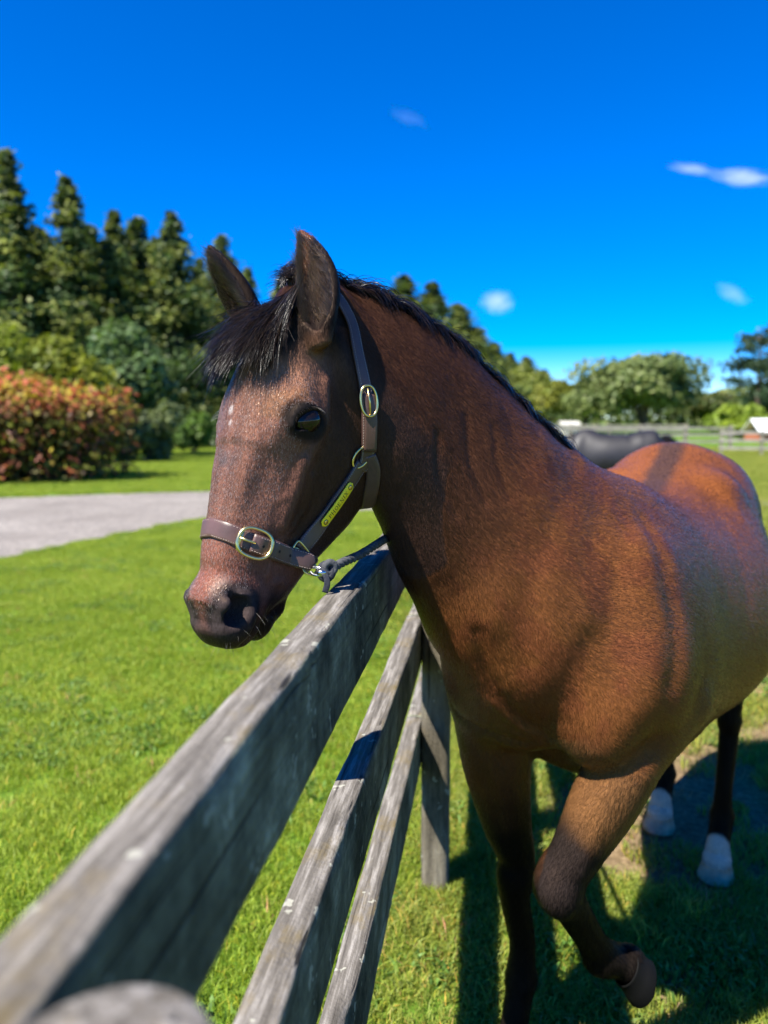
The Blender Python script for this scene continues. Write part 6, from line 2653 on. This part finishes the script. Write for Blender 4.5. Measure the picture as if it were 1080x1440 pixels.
GL = {
    'P': (0.72, vert(.17) + [stroke((.17, .96), (.42, .96), TN), stroke((.17, .49), (.42, .49), TN)] + arc(.42, .725, .24, .235, 90, -90)),
    'H': (0.98, vert(.17) + vert(.80) + [stroke((.17, .5), (.80, .5), TN)]),
    'O': (0.92, arc(.46, .5, .36, .48, 0, 360, 20)),
    'E': (0.78, vert(.17) + [stroke((.17, .97), (.66, .97), TN), stroke((.17, .51), (.54, .51), TN), stroke((.17, .03), (.68, .03), TN), stroke((.66, 1), (.66, .80), .06), stroke((.68, 0), (.68, .22), .06), stroke((.54, .60), (.54, .42), .06)]),
    'N': (0.98, [stroke((.17, 0), (.17, 1), TN), stroke((.82, 0), (.82, 1), TN), stroke((.17, 1), (.82, 0), TK), stroke((.02, .03), (.32, .03), .06), stroke((.02, .97), (.20, .97), .06), stroke((.67, .97), (.97, .97), .06)]),
    'I': (0.38, vert(.19)),
    'X': (0.90, [stroke((.13, 1), (.75, 0), TK), stroke((.75, 1), (.13, 0), TN), stroke((0, .03), (.28, .03), .06), stroke((.60, .03), (.90, .03), .06), stroke((0, .97), (.28, .97), .06), stroke((.60, .97), (.90, .97), .06)]),
}
LH_ = 0.0078
word = 'PHOENIX'
tot = sum(GL[c][0] for c in word) + 0.16 * (len(word) - 1)
x = -tot / 2
for chh in word:
    wd, quads = GL[chh]
    V, F = [], []
    for qn, qd in enumerate(quads):
        o = len(V)
        for (a, b_) in qd:
            V.append(plate_pt((x + a) * LH_, (b_ - 0.5) * LH_, 0.00112 + 0.00002 * (qn % 7)))
        F.append((o, o + 1, o + 2, o + 3))
    mesh_obj('letter', V, F, m_ink, plate)
    x += wd + 0.16

# ---- lead rope
m_rope, nt, b, _o = mat('grey rope')
tc = nd(nt, 'ShaderNodeTexCoord')
n1 = noise_node(nt, 90, 4, 0.7, tc.outputs['Object'])
r1 = ramp(nt, [(0.3, (0.016, 0.017, 0.020)), (0.7, (0.085, 0.088, 0.095))])
nt.links.new(n1.outputs['Fac'], r1.inputs[0])
nt.links.new(r1.outputs[0], b.inputs['Base Color'])
b.inputs['Roughness'].default_value = 0.95
bump(nt, b, n1.outputs['Fac'], 0.8, 0.003)
m_web = simple('black webbing', (0.014, 0.016, 0.026), 0.8, bscale=300, bstr=0.4)
rope = empty('lead_rope', cring)
tag(rope, 'soft grey lead rope clipped under the horse chin and passing behind its neck', 'rope')
# the rail top where the rope is hitched
fx = -0.232 + FAZ * 2.05
hx, hy, hz = fx, 2.05, 1.245
core = catmull([P(466, 800, 1.215), P(482, 791, 1.24), P(508, 779, 1.29), P(538, 760, 1.37), P(562, 745, 1.58), (hx - 0.02, hy - 0.08, hz + 0.02),
                (hx - 0.04, hy, hz - 0.01), (hx - 0.045, hy + 0.005, hz - 0.10), (hx - 0.03, hy + 0.01, hz - 0.175), (hx + 0.01, hy + 0.02, hz - 0.18), (hx + 0.045, hy + 0.03, hz - 0.10),
                (hx + 0.045, hy + 0.035, hz - 0.01), (hx, hy + 0.045, hz + 0.008), (hx - 0.045, hy + 0.06, hz - 0.02), (hx - 0.05, hy + 0.065, hz - 0.07)], 16)
T = np.gradient(core, axis=0)
T /= np.linalg.norm(T, axis=1)[:, None]
arcl = np.concatenate([[0], np.cumsum(np.linalg.norm(np.diff(core, axis=0), axis=1))])
fine_s = np.arange(0, arcl[-1], 0.003)
C3 = np.column_stack([np.interp(fine_s, arcl, core[:, k]) for k in range(3)])
T3_ = np.gradient(C3, axis=0)
T3_ /= np.linalg.norm(T3_, axis=1)[:, None]
U3 = np.cross(T3_, [0.1, 0.2, 1.0])
U3 /= np.linalg.norm(U3, axis=1)[:, None]
W3_ = np.cross(T3_, U3)
RR = 0.0072
for k in range(3):
    ph = fine_s / 0.034 * 2 * PI + 2 * PI * k / 3
    path = C3 + (U3 * np.cos(ph)[:, None] + W3_ * np.sin(ph)[:, None]) * RR * 0.48
    v, f = tube_vf(path, RR * 0.62, 7)
    mesh_obj('strand', v, f, m_rope, rope, smooth=True)
# eye splice at the clip, the clip and the webbing tab
kn = P(459, 803, 1.215)
loop = [kn + np.array([0.010 * math.cos(a), 0.004 * math.sin(a) - .002, 0.011 * math.sin(a)]) for a in np.linspace(0, 2 * PI, 18)[:-1]]
v, f = tube_vf(loop, 0.0062, 8, closed=True)
mesh_obj('splice', v, f, m_web, rope, smooth=True)
loop = [kn + np.array([0.006 + 0.008 * math.cos(a), -0.004 + 0.003 * math.cos(a), 0.006 + 0.009 * math.sin(a)]) for a in np.linspace(0, 2 * PI, 18)[:-1]]
v, f = tube_vf(loop, 0.0055, 8, closed=True)
mesh_obj('splice', v, f, m_rope, rope, smooth=True)
clip = catmull([P(437, 804, 1.205), P(441, 808, 1.20), P(449, 809, 1.195), P(456, 807, 1.195), P(455, 801, 1.195), P(447, 798, 1.198), P(440, 798, 1.203)], 6)
v, f = tube_vf(clip, 0.0023, 8)
cl = mesh_obj('snap_hook', v, f, m_steel, rope, smooth=True)
v, f = tube_vf([P(446, 805, 1.193), P(452, 805, 1.192), P(458, 806, 1.192)], [0.004, 0.005, 0.004], 10)
mesh_obj('swivel', v, f, m_steel, cl, smooth=True)
tab = catmull([P(447, 799, 1.20), P(454, 803, 1.192), P(459, 812, 1.190), P(460, 822, 1.190), P(457, 833, 1.192)], 5)
gd = np.tile(np.array([0.1, -1, 0.1]), (len(tab), 1))
v, f, *_r = strap_vf(tab, gd / np.linalg.norm(gd, axis=1)[:, None], 0.0095, 0.003)
mesh_obj('webbing_tab', v, f, m_web, rope, smooth=True)
